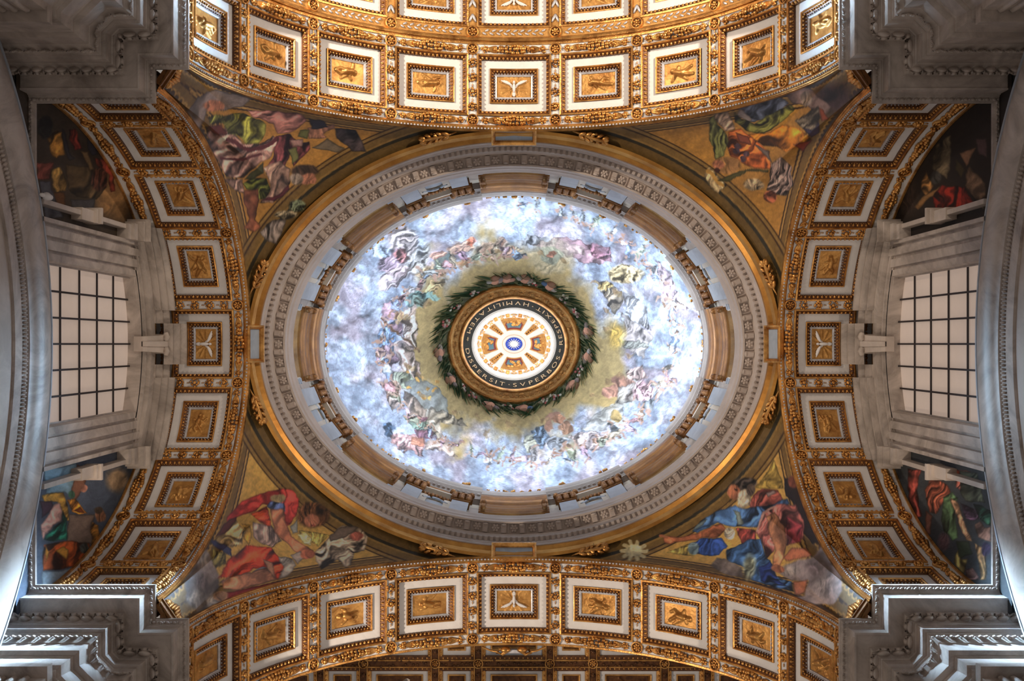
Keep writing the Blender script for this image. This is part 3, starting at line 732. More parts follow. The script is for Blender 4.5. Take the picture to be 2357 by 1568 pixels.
names = ['above left', 'above right', 'right upper', 'right lower', 'below right', 'below left', 'left lower', 'left upper']
spots = [(-16.5, 180), (16.5, 0), (72, 180), (107, 0), (163.5, 180), (196.5, 0), (253, 180), (288, 0)]
words = ['gilded acanthus leaf left of the top tablet', 'gilded acanthus leaf right of the top tablet', 'gilded acanthus leaf above the right-side tablet', 'gilded acanthus leaf below the right-side tablet', 'gilded acanthus leaf right of the bottom tablet', 'gilded acanthus leaf left of the bottom tablet', 'gilded acanthus leaf below the left-side tablet', 'gilded acanthus leaf above the left-side tablet']
for (dg, fl), w in zip(spots, words):
    t = math.radians(dg); M = eframe(8.33, 6.70, t, 30.78, tilt=-.7) @ Matrix.Rotation(math.radians(fl), 4, 'Z')
    o = link('acanthus_leaf', acm, None, mtx=M); o['label'] = w; o['category'] = 'ornament'; o['group'] = 'leaves beside the tablets'
# ---------------------------------------------------------------- drum with windows, pilasters and hoods
HOODS = [(0, 9.6), (43.8, 9.8), (90, 13.0), (136.2, 9.8), (180, 9.6), (223.8, 9.8), (270, 13.0), (316.2, 9.8)]
wall = MB()
edges = []
for i, (c, h) in enumerate(HOODS):
    c2, h2 = HOODS[(i + 1) % 8]; a = c + h; b = c2 - h2 + (360 if i == 7 else 0)
    edges.append((a, b))
    ering(wall, [(7.78, 6.18, 33.05), (7.78, 6.18, 38.0)], 14, 0, math.radians(a - 2), math.radians(b + 2))
    ering(wall, [(7.78, 6.18, 36.6), (7.78, 6.18, 38.0)], 8, 0, math.radians(c - h - 1), math.radians(c + h + 1))
wall.build('wall_drum', [CREAM], kind='structure', label='pale oval drum wall between the dome windows', category='wall')
where = ['top of the drum', 'upper right of the drum', 'right side of the drum', 'lower right of the drum', 'bottom of the drum', 'lower left of the drum', 'left side of the drum', 'upper left of the drum']
for i, (c, h) in enumerate(HOODS):
    a, b = math.radians(c - h + 1), math.radians(c + h - 1)
    mb = MB(); ering(mb, [(8.02, 6.42, 33.1), (8.02, 6.42, 36.1)], 6, 0, a, b)
    w = mb.build('window_%d' % (i + 1), [DAY[i]], kind='structure', label='daylit drum window at the ' + where[i], category='window')
    mb = MB()
    for k in range(4):
        t = a + (b - a) * k / 3; M = np.array(eframe(7.98, 6.38, t, 34.6)); V = np.array([(x, y, z) for x in (-.04, .04) for y in (-.03, .03) for z in (-1.5, 1.5)])
        mb.add(V @ M[:3, :3].T + M[:3, 3], BOXF)
    for z in (34.0, 34.8, 35.6): ering(mb, [(8.0, 6.40, z - .03), (7.95, 6.35, z - .03), (7.95, 6.35, z + .03), (8.0, 6.40, z + .03)], 8, 0, a, b)
    mb.build('glazing_bars', [IRON], w)
    # gilded brown hood over the window
    root = thing('window_hood', 'stepped brown gilded window hood at the ' + where[i], 'window hood', 'hoods over the drum windows')
    a, b = math.radians(c - h), math.radians(c + h)
    off = lambda d, z: (7.75 - d, 6.15 - d, z)
    prof = [off(-.3, 35.62), off(.0, 35.60), off(.08, 35.62), off(.08, 35.78), off(.13, 35.84), off(.12, 36.0), off(.17, 36.06), off(.17, 36.34), off(.20, 36.42), off(.18, 36.8), off(.25, 36.86), off(.25, 37.04), off(.30, 37.1), off(.30, 37.34), off(.36, 37.40), off(.36, 37.72), off(.30, 37.9), off(-.1, 37.95)]
    mb = MB(); ering(mb, prof, 24, 0, a, b)
    for t in (a, b):
        k = len(prof); A = [(p[0] * math.sin(t), -p[1] * math.cos(t), p[2]) for p in prof]
        mb.add(A + [epos(7.95, 6.35, t, 36.8)], [(j, j + 1, k) for j in range(k - 1)], 0)
    mb.build('hood_body', [BROWN], root)
    for s, t in ((1, a), (-1, b)):                      # scroll brackets and the small diagonal ribs
        mb = MB(); M = np.array(eframe(7.62, 6.02, t + s * .02, 36.0))
        q = MB(); box(q, (0, .0, 0), (.16, .36, .7)); ball(q, (0, -.16, .3), (.11, .14, .14), 0, 1); ball(q, (0, -.10, -.3), (.10, .10, .12), 0, 1)
        for V, F in zip(q.V, q.F): pass
        V = q.verts() @ M[:3, :3].T + M[:3, 3]
        mb.V = [V]; mb.F = q.F; mb.n = q.n
        mb.build('scroll_bracket', [BROWN], root)
        mb = MB(); M = np.array(eframe(7.75, 6.15, t + s * .01, 34.7)); q = MB()
        for z in (-.4, -.1, .2):
            mb = MB(); box(mb, (0, -.02, z), (.20 + .05 * z, .22, .16)); mb.build('marble_impost', [PILM], root, lambda P, M=M: P @ M[:3, :3].T + M[:3, 3])
# entablature at the top of the drum: deep over the pilasters, shallow over the hoods
ent = thing('drum_entablature', 'stepped grey stone entablature ring with dentils below the fresco', 'entablature', None, 'structure')
o2 = lambda d, z: (7.75 - d, 6.15 - d, z)
for i, (a, b) in enumerate(edges):
    mb = MB(); pr = [o2(-.05, 37.55), o2(.20, 37.55), o2(.20, 37.68), o2(.26, 37.72), o2(.26, 37.86), o2(.34, 37.9), o2(.44, 37.96), o2(.44, 38.14), o2(.50, 38.2), o2(.53, 38.36), o2(.53, 38.42), o2(.1, 38.5)]
    ra, rb = math.radians(a), math.radians(b); ering(mb, pr, 22, 0, ra, rb)
    for t in (ra, rb):
        k = len(pr); A = [(p[0] * math.sin(t), -p[1] * math.cos(t), p[2]) for p in pr]; mb.add(A + [epos(7.7, 6.1, t, 38.1)], [(j, j + 1, k) for j in range(k - 1)], 0)
    seg = mb.build('entablature_block', [ENTM], ent)
    mb = MB(); nd = 16
    for k in range(nd):
        t = ra + (rb - ra) * (k + .5) / nd; M = np.array(eframe(7.46, 5.86, t, 37.84)); V = np.array([(x, y, z) for x in (-.05, .05) for y in (-.06, .06) for z in (-.06, .06)])
        mb.add(V @ M[:3, :3].T + M[:3, 3], BOXF)
    mb.build('dentils', [ENTM], seg)
    c, h = HOODS[i]
    mb = MB(); ering(mb, [o2(.28, 37.88), o2(.36, 37.92), o2(.36, 38.1), o2(.41, 38.16), o2(.43, 38.38), o2(.43, 38.44), o2(.1, 38.5)], 16, 0, math.radians(c - h), math.radians(c + h))
    mb.build('entablature_block', [ENTM], ent)
# paired pilasters
bays = ['between the top and upper right hoods', 'between the upper right and right hoods', 'between the right and lower right hoods', 'between the lower right and bottom hoods', 'between the bottom and lower left hoods', 'between the lower left and left hoods', 'between the left and upper left hoods', 'between the upper left and top hoods']
hn = ['top', 'upper right', 'right', 'lower right', 'bottom', 'lower left', 'left', 'upper left']
for i, (a, b) in enumerate(edges):
    mid = (a + b) / 2; half = (b - a) / 2
    for s in (-1, 1):
        t = math.radians(mid + s * half * .56)
        M = np.array(eframe(7.60, 6.0, t, 34.5)); fn = lambda P, M=M: P @ M[:3, :3].T + M[:3, 3]
        root = thing('pilaster', 'pale pilaster %s' % (('beside the %s hood, facing the %s hood' % (hn[i], hn[(i + 1) % 8])) if s < 0 else ('beside the %s hood, facing the %s hood' % (hn[(i + 1) % 8], hn[i]))), 'pilaster', 'paired pilasters of the drum')
        mb = MB(); box(mb, (0, .08, .1), (.62, .34, 3.1)); mb.build('shaft', [PILM], root, fn)
        mb = MB(); box(mb, (0, .06, 1.70), (.72, .40, .10)); box(mb, (0, .05, 2.9), (.86, .5, .16))
        rr = random.Random(i * 2 + s)
        for q in range(3):
            for z in range(3): ball(mb, ((q - 1) * .27, -.14, 1.92 + z * .33), (.12, .12, .15), 0, 1)
        for q in (-1, 1): ball(mb, (q * .36, -.17, 2.72), (.12, .14, .13), 0, 1)
        mb.build('capital', [BROWN], root, fn)
        M2 = np.array(eframe(7.72, 6.12, math.radians(mid + s * half * .90), 34.6)); f2 = lambda P, M=M2: P @ M[:3, :3].T + M[:3, 3]
        mb = MB(); box(mb, (0, .1, .1), (.34, .3, 3.0)); mb.build('side_strip', [MARB], root, f2)
        M3 = np.array(eframe(7.66, 6.06, math.radians(mid + s * half * .28), 34.6)); f3 = lambda P, M=M3: P @ M[:3, :3].T + M[:3, 3]
        mb = MB(); box(mb, (0, .1, .1), (.26, .3, 3.0)); mb.build('side_strip', [CREAM], root, f3)
    root = thing('niche_panel', 'blind panel with gilded shell and cream lintel ' + bays[i], 'panel', 'blind panels of the drum')
    M = np.array(eframe(7.72, 6.12, math.radians(mid), 35.0)); fn = lambda P, M=M: P @ M[:3, :3].T + M[:3, 3]
    mb = MB(); box(mb, (0, -.05, 1.95), (1.25, .42, .16)); mb.build('lintel', [CREAM], root, fn)
    mb = MB(); box(mb, (0, -.02, 2.35), (1.3, .4, .5)); mb.build('gilded_frieze', [BROWN], root, fn)
    mb = MB()
    for q in range(7): ball(mb, ((q - 3) * .15, -.08, 1.55 - .05 * abs(q - 3)), (.09, .1, .16), 0, 1)
    mb.build('shell', [BROWN], root, fn)
    mb = MB(); tube(mb, [(-.45 + .9 * k / 8, -.1, .55 + .45 * math.sin(math.pi * k / 8)) for k in range(9)], .05); box(mb, (0, .02, .1), (1.0, .1, 1.4)); mb.build('blind_arch', [PILM], root, fn)

# ---------------------------------------------------------------- dome
D0, D1 = (7.30, 5.72), (2.96, 2.65); DZ, DH = 38.40, 6.2; CP = .43; PSI1 = math.acos(CP)
def dome_pt(th, tau):
    """tau 0 at the rim, 1 at the ring round the eye"""
    ps = tau * PSI1; c = (np.cos(ps) - CP) / (1 - CP)
    ax = D1[0] + (D0[0] - D1[0]) * c; ay = D1[1] + (D0[1] - D1[1]) * c
    z = DZ + DH * np.sin(ps) / math.sin(PSI1)
    return np.stack([ax * np.sin(th), -ay * np.cos(th), z], -1)
def dome_colour(U, V, tau, th):
    nx, ny = (U - CX) / 437, (V - CY) / 346; r = np.hypot(nx, ny)
    wx = fbm(U / 70, V / 70, 4); wy = fbm(U / 70 + 31, V / 70 + 7, 4)
    sw = fbm(U / 38 + wx * 3.0, V / 38 + wy * 3.0, 5); s2 = fbm(U / 16 + wy * 5, V / 16 + wx * 5, 4); hue = fbm(U / 48 + 80, V / 48 + 3, 3)
    s3 = fbm(U / 7 + wx * 6, V / 7 + wy * 6, 3)
    cloud = np.array((196, 202, 220.))[None] * (0.88 + 1.25 * (sw - .5) + .60 * (s2 - .5) + .35 * (s3 - .5))[:, None]
    tint = np.clip((hue - .40) * 5, 0, 1)[:, None]; cloud = cloud * (1 - .55 * tint) + np.array((164, 184, 212.)) * (.75 + .6 * sw)[:, None] * .55 * tint
    tint = np.clip((.46 - hue) * 5, 0, 1)[:, None]; cloud = cloud * (1 - .5 * tint) + np.array((196, 172, 186.)) * (.7 + .6 * sw)[:, None] * .5 * tint
    vein = np.clip(1 - np.abs(s2 - .5) * 22, 0, 1)[:, None] * .42; cloud = cloud * (1 - vein) + np.array((104, 100, 116.)) * vein
    vein = np.clip(1 - np.abs(s3 - .5) * 16, 0, 1)[:, None] * .30; cloud = cloud * (1 - vein) + np.array((120, 114, 124.)) * vein
    cream = np.array((184, 160, 110.))[None] * (.86 + .28 * sw + .10 * (s2 - .5))[:, None]
    k = np.clip((r - (.56 + .26 * (wx - .5) * 2 + .06 * np.cos(th * 2))) / .13, 0, 1)[:, None]
    C = cream * (1 - k) + cloud * k
    p = Painter(U, V, C, 9.0, 15.0, .30)
    A = .8
    # figures and draperies floating in the clouds
    p.org(0, 0, 1)
    def q(pts, col, fold=(0.6, 14, .30)):
        g = sum(col) / 3; p.poly(pts, tuple(c * .72 + g * .22 + 12 for c in col), fold if fold else (.6, 12, .2), al=.82)
    q([(1222, 562), (1280, 548), (1330, 552), (1380, 578), (1400, 600), (1372, 610), (1330, 600), (1290, 582), (1250, 575)], (150, 106, 116), (1.2, 16, .25))
    p.ell((1268, 590), 52, 42, (196, 186, 160), soft=.3, al=.55); p.ell((1268, 588), 26, 20, (150, 150, 130)); p.ell((1268, 586), 9, 7, (176, 126, 104))
    q([(1300, 560), (1340, 566), (1352, 590), (1310, 584)], (176, 150, 146), None); q([(1345, 560), (1405, 570), (1408, 600), (1370, 596)], (128, 80, 96), (.5, 9, .3))
    q([(1218, 540), (1260, 548), (1240, 566), (1200, 560)], (120, 122, 128), (.4, 9, .3))
    for x, y, rx, ry, c in ((1060, 570, 34, 14, (176, 140, 120)), (1120, 575, 30, 16, (158, 134, 118)), (1010, 592, 22, 14, (190, 140, 120)), (1085, 556, 14, 9, (192, 104, 78)), (1150, 560, 20, 12, (140, 124, 112)), (1180, 575, 24, 10, (164, 146, 120)), (1072, 600, 16, 8, (190, 104, 70)), (985, 625, 40, 18, (170, 146, 118)), (1000, 660, 24, 12, (184, 160, 122))):
        p.ell((x, y), rx, ry, c, rot=R.uniform(-.5, .5), fold=(.6, 8, .3), al=A)
    p.ell((1020, 605), 10, 26, (92, 112, 112), rot=.8, al=.8)
    for x, y, rx, ry, c in ((930, 560, 34, 40, (176, 162, 160)), (900, 600, 36, 22, (158, 134, 150)), (925, 590, 14, 18, (142, 96, 96)), (880, 580, 26, 14, (150, 166, 190)), (960, 600, 20, 40, (160, 160, 160)), (905, 640, 44, 20, (178, 158, 160)), (960, 690, 30, 18, (112, 138, 136)), (985, 680, 26, 10, (98, 128, 128))):
        p.ell((x, y), rx, ry, c, rot=R.uniform(-.8, .8), fold=(.8, 8, .35), al=A)
    # left hand group
    q([(880, 700), (905, 695), (925, 720), (930, 770), (900, 760), (880, 740)], (162, 116, 130), (.4, 10, .3)); q([(868, 760), (890, 748), (915, 770), (905, 800), (870, 800)], (78, 104, 142), (.9, 9, .3))
    q([(925, 715), (955, 700), (965, 760), (960, 800), (935, 800)], (176, 150, 140), (.3, 9, .3)); p.ell((918, 728), 12, 14, (194, 170, 130)); p.ell((935, 740), 9, 11, (80, 70, 64))
    q([(870, 800), (900, 795), (920, 830), (890, 850), (868, 830)], (146, 108, 128), (.8, 9, .3)); q([(905, 790), (940, 780), (970, 850), (960, 900), (930, 860)], (180, 152, 146), (.3, 10, .28)); p.line([(880, 735), (970, 810)], 2.2, (110, 84, 64))
    q([(900, 850), (950, 860), (960, 900), (900, 890)], (120, 132, 110), (.4, 8, .35))
    # starry mantle
    q([(935, 880), (970, 870), (1010, 890), (1030, 925), (1032, 960), (990, 945), (940, 920)], (132, 140, 140), (.8, 20, .10)); 
    for x, y in ((940, 855), (970, 866), (960, 877), (942, 893), (966, 901), (985, 893), (1003, 898), (975, 917), (987, 917), (1010, 880)): p.ell((x, y), 5, 4, (206, 160, 92), soft=.6)
    q([(895, 870), (920, 880), (925, 920), (905, 950), (890, 920)], (156, 132, 120), (.2, 9, .35)); q([(930, 900), (980, 935), (985, 965), (940, 950)], (140, 118, 104), (.6, 12, .2))
    # lower left figures
    q([(878, 975), (900, 972), (912, 990), (900, 1010), (884, 1000)], (66, 104, 150), (.8, 8, .3)); q([(900, 1000), (950, 1000), (980, 1010), (975, 1045), (930, 1040), (900, 1020)], (190, 128, 122), (.7, 9, .3)); q([(950, 1005), (975, 1010), (972, 1030), (950, 1025)], (196, 116, 84), None)
    q([(935, 965), (970, 960), (1010, 975), (1005, 1000), (960, 995)], (92, 116, 96), (.8, 8, .3)); q([(940, 960), (990, 955), (985, 970), (945, 975)], (140, 80, 100), (.5, 8, .25)); q([(985, 965), (1010, 970), (1020, 1000), (990, 995)], (188, 168, 150), None)
    q([(975, 1020), (1020, 1005), (1040, 1030), (1050, 1055), (1010, 1040), (980, 1040)], (190, 158, 140), (1.2, 12, .2)); q([(950, 990), (1000, 995), (1000, 1010), (960, 1008)], (140, 78, 98), None); q([(990, 935), (1050, 955), (1075, 980), (1030, 975), (985, 965)], (146, 132, 112), (.6, 12, .25))
    # lower right figures
    p.line([(1262, 985), (1268, 955), (1285, 952)], 6, (182, 140, 118)); q([(1225, 990), (1255, 978), (1262, 1010), (1245, 1035), (1228, 1025)], (90, 118, 150), (.6, 9, .3)); q([(1252, 1000), (1310, 1005), (1305, 1030), (1265, 1035)], (166, 176, 196), (1.2, 8, .3)); p.ell((1300, 985), 18, 14, (170, 132, 108)); p.ell((1285, 965), 14, 9, (176, 130, 104))
    q([(1310, 1005), (1370, 985), (1392, 1005), (1385, 1035), (1330, 1030)], (176, 152, 150), (.9, 8, .3)); q([(1205, 1010), (1230, 1000), (1232, 1040), (1210, 1040)], (196, 192, 160), None); q([(1335, 990), (1390, 940), (1430, 920), (1440, 960), (1390, 990)], (166, 166, 162), (.9, 14, .2))
    p.ell((1425, 880), 20, 18, (170, 128, 110)); p.ell((1405, 905), 22, 16, (174, 130, 112)); p.ell((1450, 900), 16, 24, (160, 124, 112)); q([(1440, 850), (1480, 840), (1490, 870), (1450, 880)], (176, 140, 130), (.5, 8, .3)); q([(1425, 890), (1470, 880), (1450, 930), (1420, 925)], (140, 138, 136), (.6, 9, .25)); p.ell((1480, 900), 22, 26, (184, 152, 158), fold=(.4, 7, .3)); p.ell((1418, 960), 12, 14, (190, 164, 112))
    # right figures
    q([(1370, 640), (1410, 650), (1440, 690), (1420, 720), (1390, 690)], (156, 138, 110), (.6, 9, .35)); q([(1430, 660), (1480, 700), (1500, 760), (1450, 740)], (150, 148, 150), (.5, 10, .3)); q([(1430, 720), (1500, 770), (1480, 830), (1440, 800)], (170, 156, 150), (.3, 10, .25)); q([(1510, 600), (1535, 615), (1555, 670), (1585, 710), (1560, 715), (1530, 680)], (186, 150, 160), (.4, 9, .3))
    q([(1418, 780), (1480, 790), (1500, 800), (1440, 806)], (142, 146, 136), (1.4, 6, .25)); p.ell((1418, 770), 18, 26, (206, 172, 92), soft=.9); p.ell((1440, 630), 40, 20, (176, 158, 124), fold=(.6, 8, .3)); p.ell((1395, 660), 22, 10, (182, 158, 110), fold=(.5, 8, .3))
    def mini(x, y, sc, rot, robe, skin):
        cs, sn = math.cos(rot) * sc, math.sin(rot) * sc
        g = lambda a, b: (x + a * cs - b * sn, y + a * sn + b * cs)
        p.poly([g(-14, -8), g(-2, -10), g(8, -5), g(10, 6), g(0, 11), g(-14, 9), g(-22, 2)], robe, (rot + 1.3, 9 * sc, .34), al=.85)
        p.poly([g(-22, 2), g(-14, 9), g(-26, 14), g(-34, 8)], tuple(c * .82 for c in robe), (rot + 1.3, 7 * sc, .3), al=.8)
        for e in (-1, 1): p.line([g(4, 5 * e), g(12 + R.uniform(-6, 6), 13 * e), g(18 + R.uniform(-8, 8), 16 * e + R.uniform(-4, 4))], 2.6 * sc, skin, .85)
        p.line([g(-24, 6), g(-36, 4 + R.uniform(-6, 8))], 2.8 * sc, skin, .8)
        p.ell(g(14, 0), 5.2 * sc, 4.6 * sc, skin, al=.9); p.ell(g(17, -1), 4.2 * sc, 3.6 * sc, (104, 82, 68), al=.8)
    robes = [(176, 150, 162), (150, 164, 196), (186, 172, 150), (140, 146, 150), (170, 128, 132), (196, 190, 190), (120, 140, 172), (160, 132, 150), (150, 160, 140)]
    for k in range(74):
        a = k * 2.39996; rr = .60 + .33 * ((k * .618) % 1); x, y = CX + 437 * rr * math.sin(a), CY - 346 * rr * math.cos(a)
        mini(x, y, R.uniform(.55, 1.0), R.uniform(0, 6.28), R.choice(robes), R.choice([(196, 158, 140), (178, 140, 120), (204, 174, 158)]))
    for k in range(26):
        a = k * 2.39996 + 1; rr = R.uniform(.50, .64); x, y = CX + 437 * rr * math.sin(a), CY - 346 * rr * math.cos(a)
        p.ell((x, y), 7, 6, (164, 132, 96), al=.6); p.ell((x + 8, y + 3), 9, 4, (170, 146, 104), al=.5, rot=R.uniform(0, 3))
    # painted cherubs sitting in the palm wreath
    wr = np.hypot((U - CX) / 1.0, (V - CY) / .885); wn = fbm(U / 9, V / 9, 3)
    k = np.clip((178 + 26 * (wn - .5) - wr) / 6, 0, 1)[:, None]
    p.C = p.C * (1 - k) + (np.array((104, 102, 70.)) * (.6 + .8 * fbm(U / 5, V / 5, 2))[:, None]) * k
    return p
nt, nr = 760, 270
TH, TA = np.meshgrid(np.linspace(0, 2 * math.pi, nt, endpoint=False), np.linspace(0, 1, nr), indexing='ij')
P = dome_pt(TH.ravel(), TA.ravel()); U, V = pix(P)
dome = thing('dome', 'oval dome covered by a bright fresco of clouds and figures', 'dome', None, 'structure')
mb = MB(); mb.add(P, gridF(nt, nr, True), 0, True)
mb.build('fresco', [PAINT], dome, color=dome_colour(U, V, TA.ravel(), TH.ravel()).color(1.0))
# gilded cresting along the rim
def crest(dg, off, sc):
    mb = MB()
    for k in range(4): ball(mb, (R.uniform(-.10, .10) * sc, R.uniform(-.03, .03), R.uniform(.0, .10) * sc), R.uniform(.035, .06) * sc, 0, 1)
    M = np.array(eframe(7.75 - off, 6.15 - off, math.radians(dg), 38.46)); mb.build('cresting', [GOLD], ent, lambda P: P @ M[:3, :3].T + M[:3, 3])
for i, (c, h) in enumerate(HOODS):
    for k in range(7): crest(c + (k - 3) / 3 * h * .8, .44, .8 if k != 3 else 1.3)
    a, b = edges[i]
    for f in (.22, .78): crest(a + (b - a) * f, .545, 1.3)
# palm wreath: leaves, flowers and cherubs lying on the dome
TAUS = np.linspace(0, 1, 400); PXR = FPX * dome_pt(np.full(400, math.pi / 2), TAUS)[:, 0] / dome_pt(np.full(400, 0.), TAUS)[:, 2]
def tau_of(px): return float(np.interp(-px, -PXR, TAUS))
mb = MB(); cols = []
def dpt(a, px, lift): 
    p = dome_pt(np.array(a), np.array(tau_of(px))); return p * np.array((1 - lift / 6, 1 - lift / 6, 1)) - np.array((0, 0, lift * .6))
def leafshape(a0, px0, a1, px1, w, col, lift):
    n = 6; A = []
    p0 = np.array(dpt(a0, px0, lift)); p1 = np.array(dpt(a1, px1, lift)); d = p1 - p0; nrm = np.array((p0[0], p0[1], -2.5)); sd = np.cross(d, nrm); sd /= np.linalg.norm(sd)
    for k in range(n + 1):
        f = k / n; ww = w * math.sin(math.pi * min(1, .12 + f * .88)) ** .8 * (1 - .3 * f)
        m_ = np.array(dpt(a0 + (a1 - a0) * f, px0 + (px1 - px0) * f, lift + .03 * math.sin(math.pi * f)))
        A += [m_ - sd * ww, m_ + sd * ww]
    mb.add(A, [(2 * k, 2 * k + 1, 2 * k + 3, 2 * k + 2) for k in range(n)], 0, True); cols.extend([lin(col) * 1.2] * len(A))
for k in range(520):
    a = R.uniform(0, 2 * math.pi); px = R.uniform(153, 180); dr = 1 if math.sin(a) > -.2 else -1
    dr = 1 if (math.radians(20) < a < math.radians(170)) else (-1 if a > math.pi else R.choice((-1, 1)))
    g = R.random(); col = (52 + 84 * g * g, 78 + 60 * g * g, 50 + 44 * g * g) if R.random() < .8 else (158, 154, 116)
    leafshape(a, px, a + dr * R.uniform(.09, .19), px + R.uniform(6, 30), R.uniform(.06, .11), col, R.uniform(.02, .10))
mb.build('palm_leaves', [PAINT], dome, color=np.array(cols))['kind'] = 'stuff'
def wreath_piece(name, a, px, s, parts):
    mb = MB(); cols = []
    for dx, dy, rx, ry, col in parts:
        p = np.array(dpt(a + dx / px, px + dy, .10)); V, F = ICO[1]
        M = np.array(eframe(3, 3, a, 0))[:3, :3]
        mb.add((V * np.array((rx * s, ry * s, .05))) @ M.T + p, F, 0, True); cols.extend([lin(col) * 1.25] * len(V))
    return mb.build(name, [PAINT], dome, color=np.array(cols))
for dg in (8, 28, 78, 101, 128, 172, 198, 236, 262, 345, 354):
    a = math.radians(dg); s = 1.0
    wreath_piece('cherub_head', a, 177, .95, [(0, 0, .24, .22, (186, 134, 106)), (3, 6, .24, .14, (124, 88, 64)), (-12, 0, .20, .12, R.choice([(150, 140, 130), (120, 104, 96), (70, 88, 110)])), (12, -4, .22, .13, R.choice([(140, 126, 112), (110, 96, 84), (160, 118, 96)])), (4, -9, .18, .10, (120, 84, 66))])
for dg in (15, 60, 115, 145, 155, 185, 215, 225, 290, 305, 325, 45):
    a = math.radians(dg)
    wreath_piece('flower_spray', a, 168, .6, [(R.uniform(-12, 12), R.uniform(-7, 9), .12, .11, R.choice([(170, 150, 130), (176, 166, 146), (160, 84, 76), (150, 120, 116), (190, 180, 160)])) for _ in range(9)])

# ---------------------------------------------------------------- ring round the eye with the inscription, and the lantern
eye = thing('inscription_ring', 'gilded ring with dark inscription band round the eye of the dome', 'ring', None, 'structure')
E = lambda px, py, z: (px * z / ZS / 100 * (ZS / (FPX * .01)), py * z / ZS / 100 * (ZS / (FPX * .01)), z)
mb = MB(); ering(mb, [E(156, 140, 44.70), E(154, 138, 44.56), E(150, 134, 44.50), E(147, 131, 44.58), E(145, 129, 44.62)], 120, 0, smooth=False)
ering(mb, [E(145, 129, 44.62), E(127, 112, 44.80)], 120, 1)
ering(mb, [E(127, 112, 44.80), E(124, 110, 44.72), E(121, 107, 44.70), E(119, 105, 44.78), E(117, 103.5, 44.92)], 120, 0)
mb.build('gilded_ring', [GOLD, GOLDP], eye)
pal = MB()
for j in (-2, -1, 0, 1, 2): ball(pal, (j * .045, .03 + .03 * (2 - abs(j)), -.03), (.03, .10, .03), 0, 1, rot=-j * .35)
ball(pal, (0, -.09, -.04), (.07, .04, .04), 0, 1)
for s in (-1, 1): ball(pal, (s * .08, -.06, -.03), (.04, .03, .03), 0, 1)
palm, _ = pal.mesh('palmette', [GOLD], None, False)
pal2 = MB()
for j in range(6): ball(pal2, (.07 * math.cos(j * 1.047), .08 * math.sin(j * 1.047), -.03), (.055, .025, .03), 0, 1, rot=j * 1.047)
palm2, _ = pal2.mesh('flower', [GOLD], None, False)
for me_ in (palm, palm2):
    me_.transform(Matrix.Scale(1.35, 4))
e0 = E(136, 120.5, 44.71)
for i, t in enumerate(equal(e0[0], e0[1], 44)): link('palmette' if i % 2 else 'flower', palm if i % 2 else palm2, eye, mtx=eframe(e0[0], e0[1], t, 44.70, tilt=.35))
S0, S1 = E(117, 103.5, 44.92), E(97.5, 83.5, 46.3)
mb = MB(); ering(mb, [S0, S1], 120, 0); mb.build('inscription_band', [SLATE], eye)
_glyph = {}
def glyph(ch):
    if ch not in _glyph:
        cu = bpy.data.curves.new('letter_' + ch, 'FONT'); cu.body = ch; cu.extrude = .02; cu.align_x = 'CENTER'; cu.offset = -.004
        ob = bpy.data.objects.new('letter_' + ch, cu); COL.objects.link(ob)
        bpy.context.view_layer.update()
        me = bpy.data.meshes.new_from_object(ob.evaluated_get(bpy.context.evaluated_depsgraph_get()))
        me.name = 'letter'; w = 0
        V = np.zeros(len(me.vertices) * 3); me.vertices.foreach_get('co', V); V = V.reshape(-1, 3)
        w = V[:, 0].max() - V[:, 0].min()
        # add small serifs at the ends of upright stems
        me.materials.clear(); me.materials.append(LETT)
        bpy.data.objects.remove(ob); _glyph[ch] = (me, w)
    return _glyph[ch]
def put_letter(me, al, size, v=.5, name='letter'):
    # al measured from the bottom of the ring, running anticlockwise in the photograph
    k = v; ax = S0[0] + (S1[0] - S0[0]) * k; ay = S0[1] + (S1[1] - S0[1]) * k; z = S0[2] + (S1[2] - S0[2]) * k
    c = Vector((ax * math.sin(al), ay * math.cos(al), z)); tg = Vector((ax * math.cos(al), -ay * math.sin(al), 0)).normalized()
    up = (Vector((S1[0] * math.sin(al), S1[1] * math.cos(al), S1[2])) - Vector((S0[0] * math.sin(al), S0[1] * math.cos(al), S0[2])))
    uh = up.normalized(); nz = tg.cross(uh).normalized()
    if nz.z > 0: nz = -nz
    M = Matrix((tg * size, uh * size * 2.05, nz * size)).transposed().to_4x4(); M.translation = c + nz * .02
    link(name, me, eye, mtx=M)
def word(txt, a0, a1):
    ws = [glyph(c)[1] + .22 for c in txt]; tot = sum(ws); x = 0
    for c, w in zip(txt, ws):
        put_letter(glyph(c)[0], math.radians(a0 + (a1 - a0) * (x + w / 2) / tot), .42, .17); x += w
word('DISPERSIT', -86, -9); word('SVPERBOS', -3, 74); word('RESPEXIT', 87, 153); word('HVMILITATEM', 160, 256)
dot = MB(); ball(dot, (0, .35, 0), (.12, .12, .03), 0, 0); dotm, _ = dot.mesh('interpunct', [LETT], None, False)
st = MB()
for j in range(6): ball(st, (.18 * math.cos(j * 1.047), .35 + .16 * math.sin(j * 1.047), 0), (.13, .06, .03), 0, 0, rot=j * 1.047)
stm, _ = st.mesh('star_mark', [LETT], None, False)
for a in (-6, 156.5): put_letter(dotm, math.radians(a), .30, .26, 'interpunct')
for a in (80.5, 263): put_letter(stm, math.radians(a), .36, .26, 'star_mark')

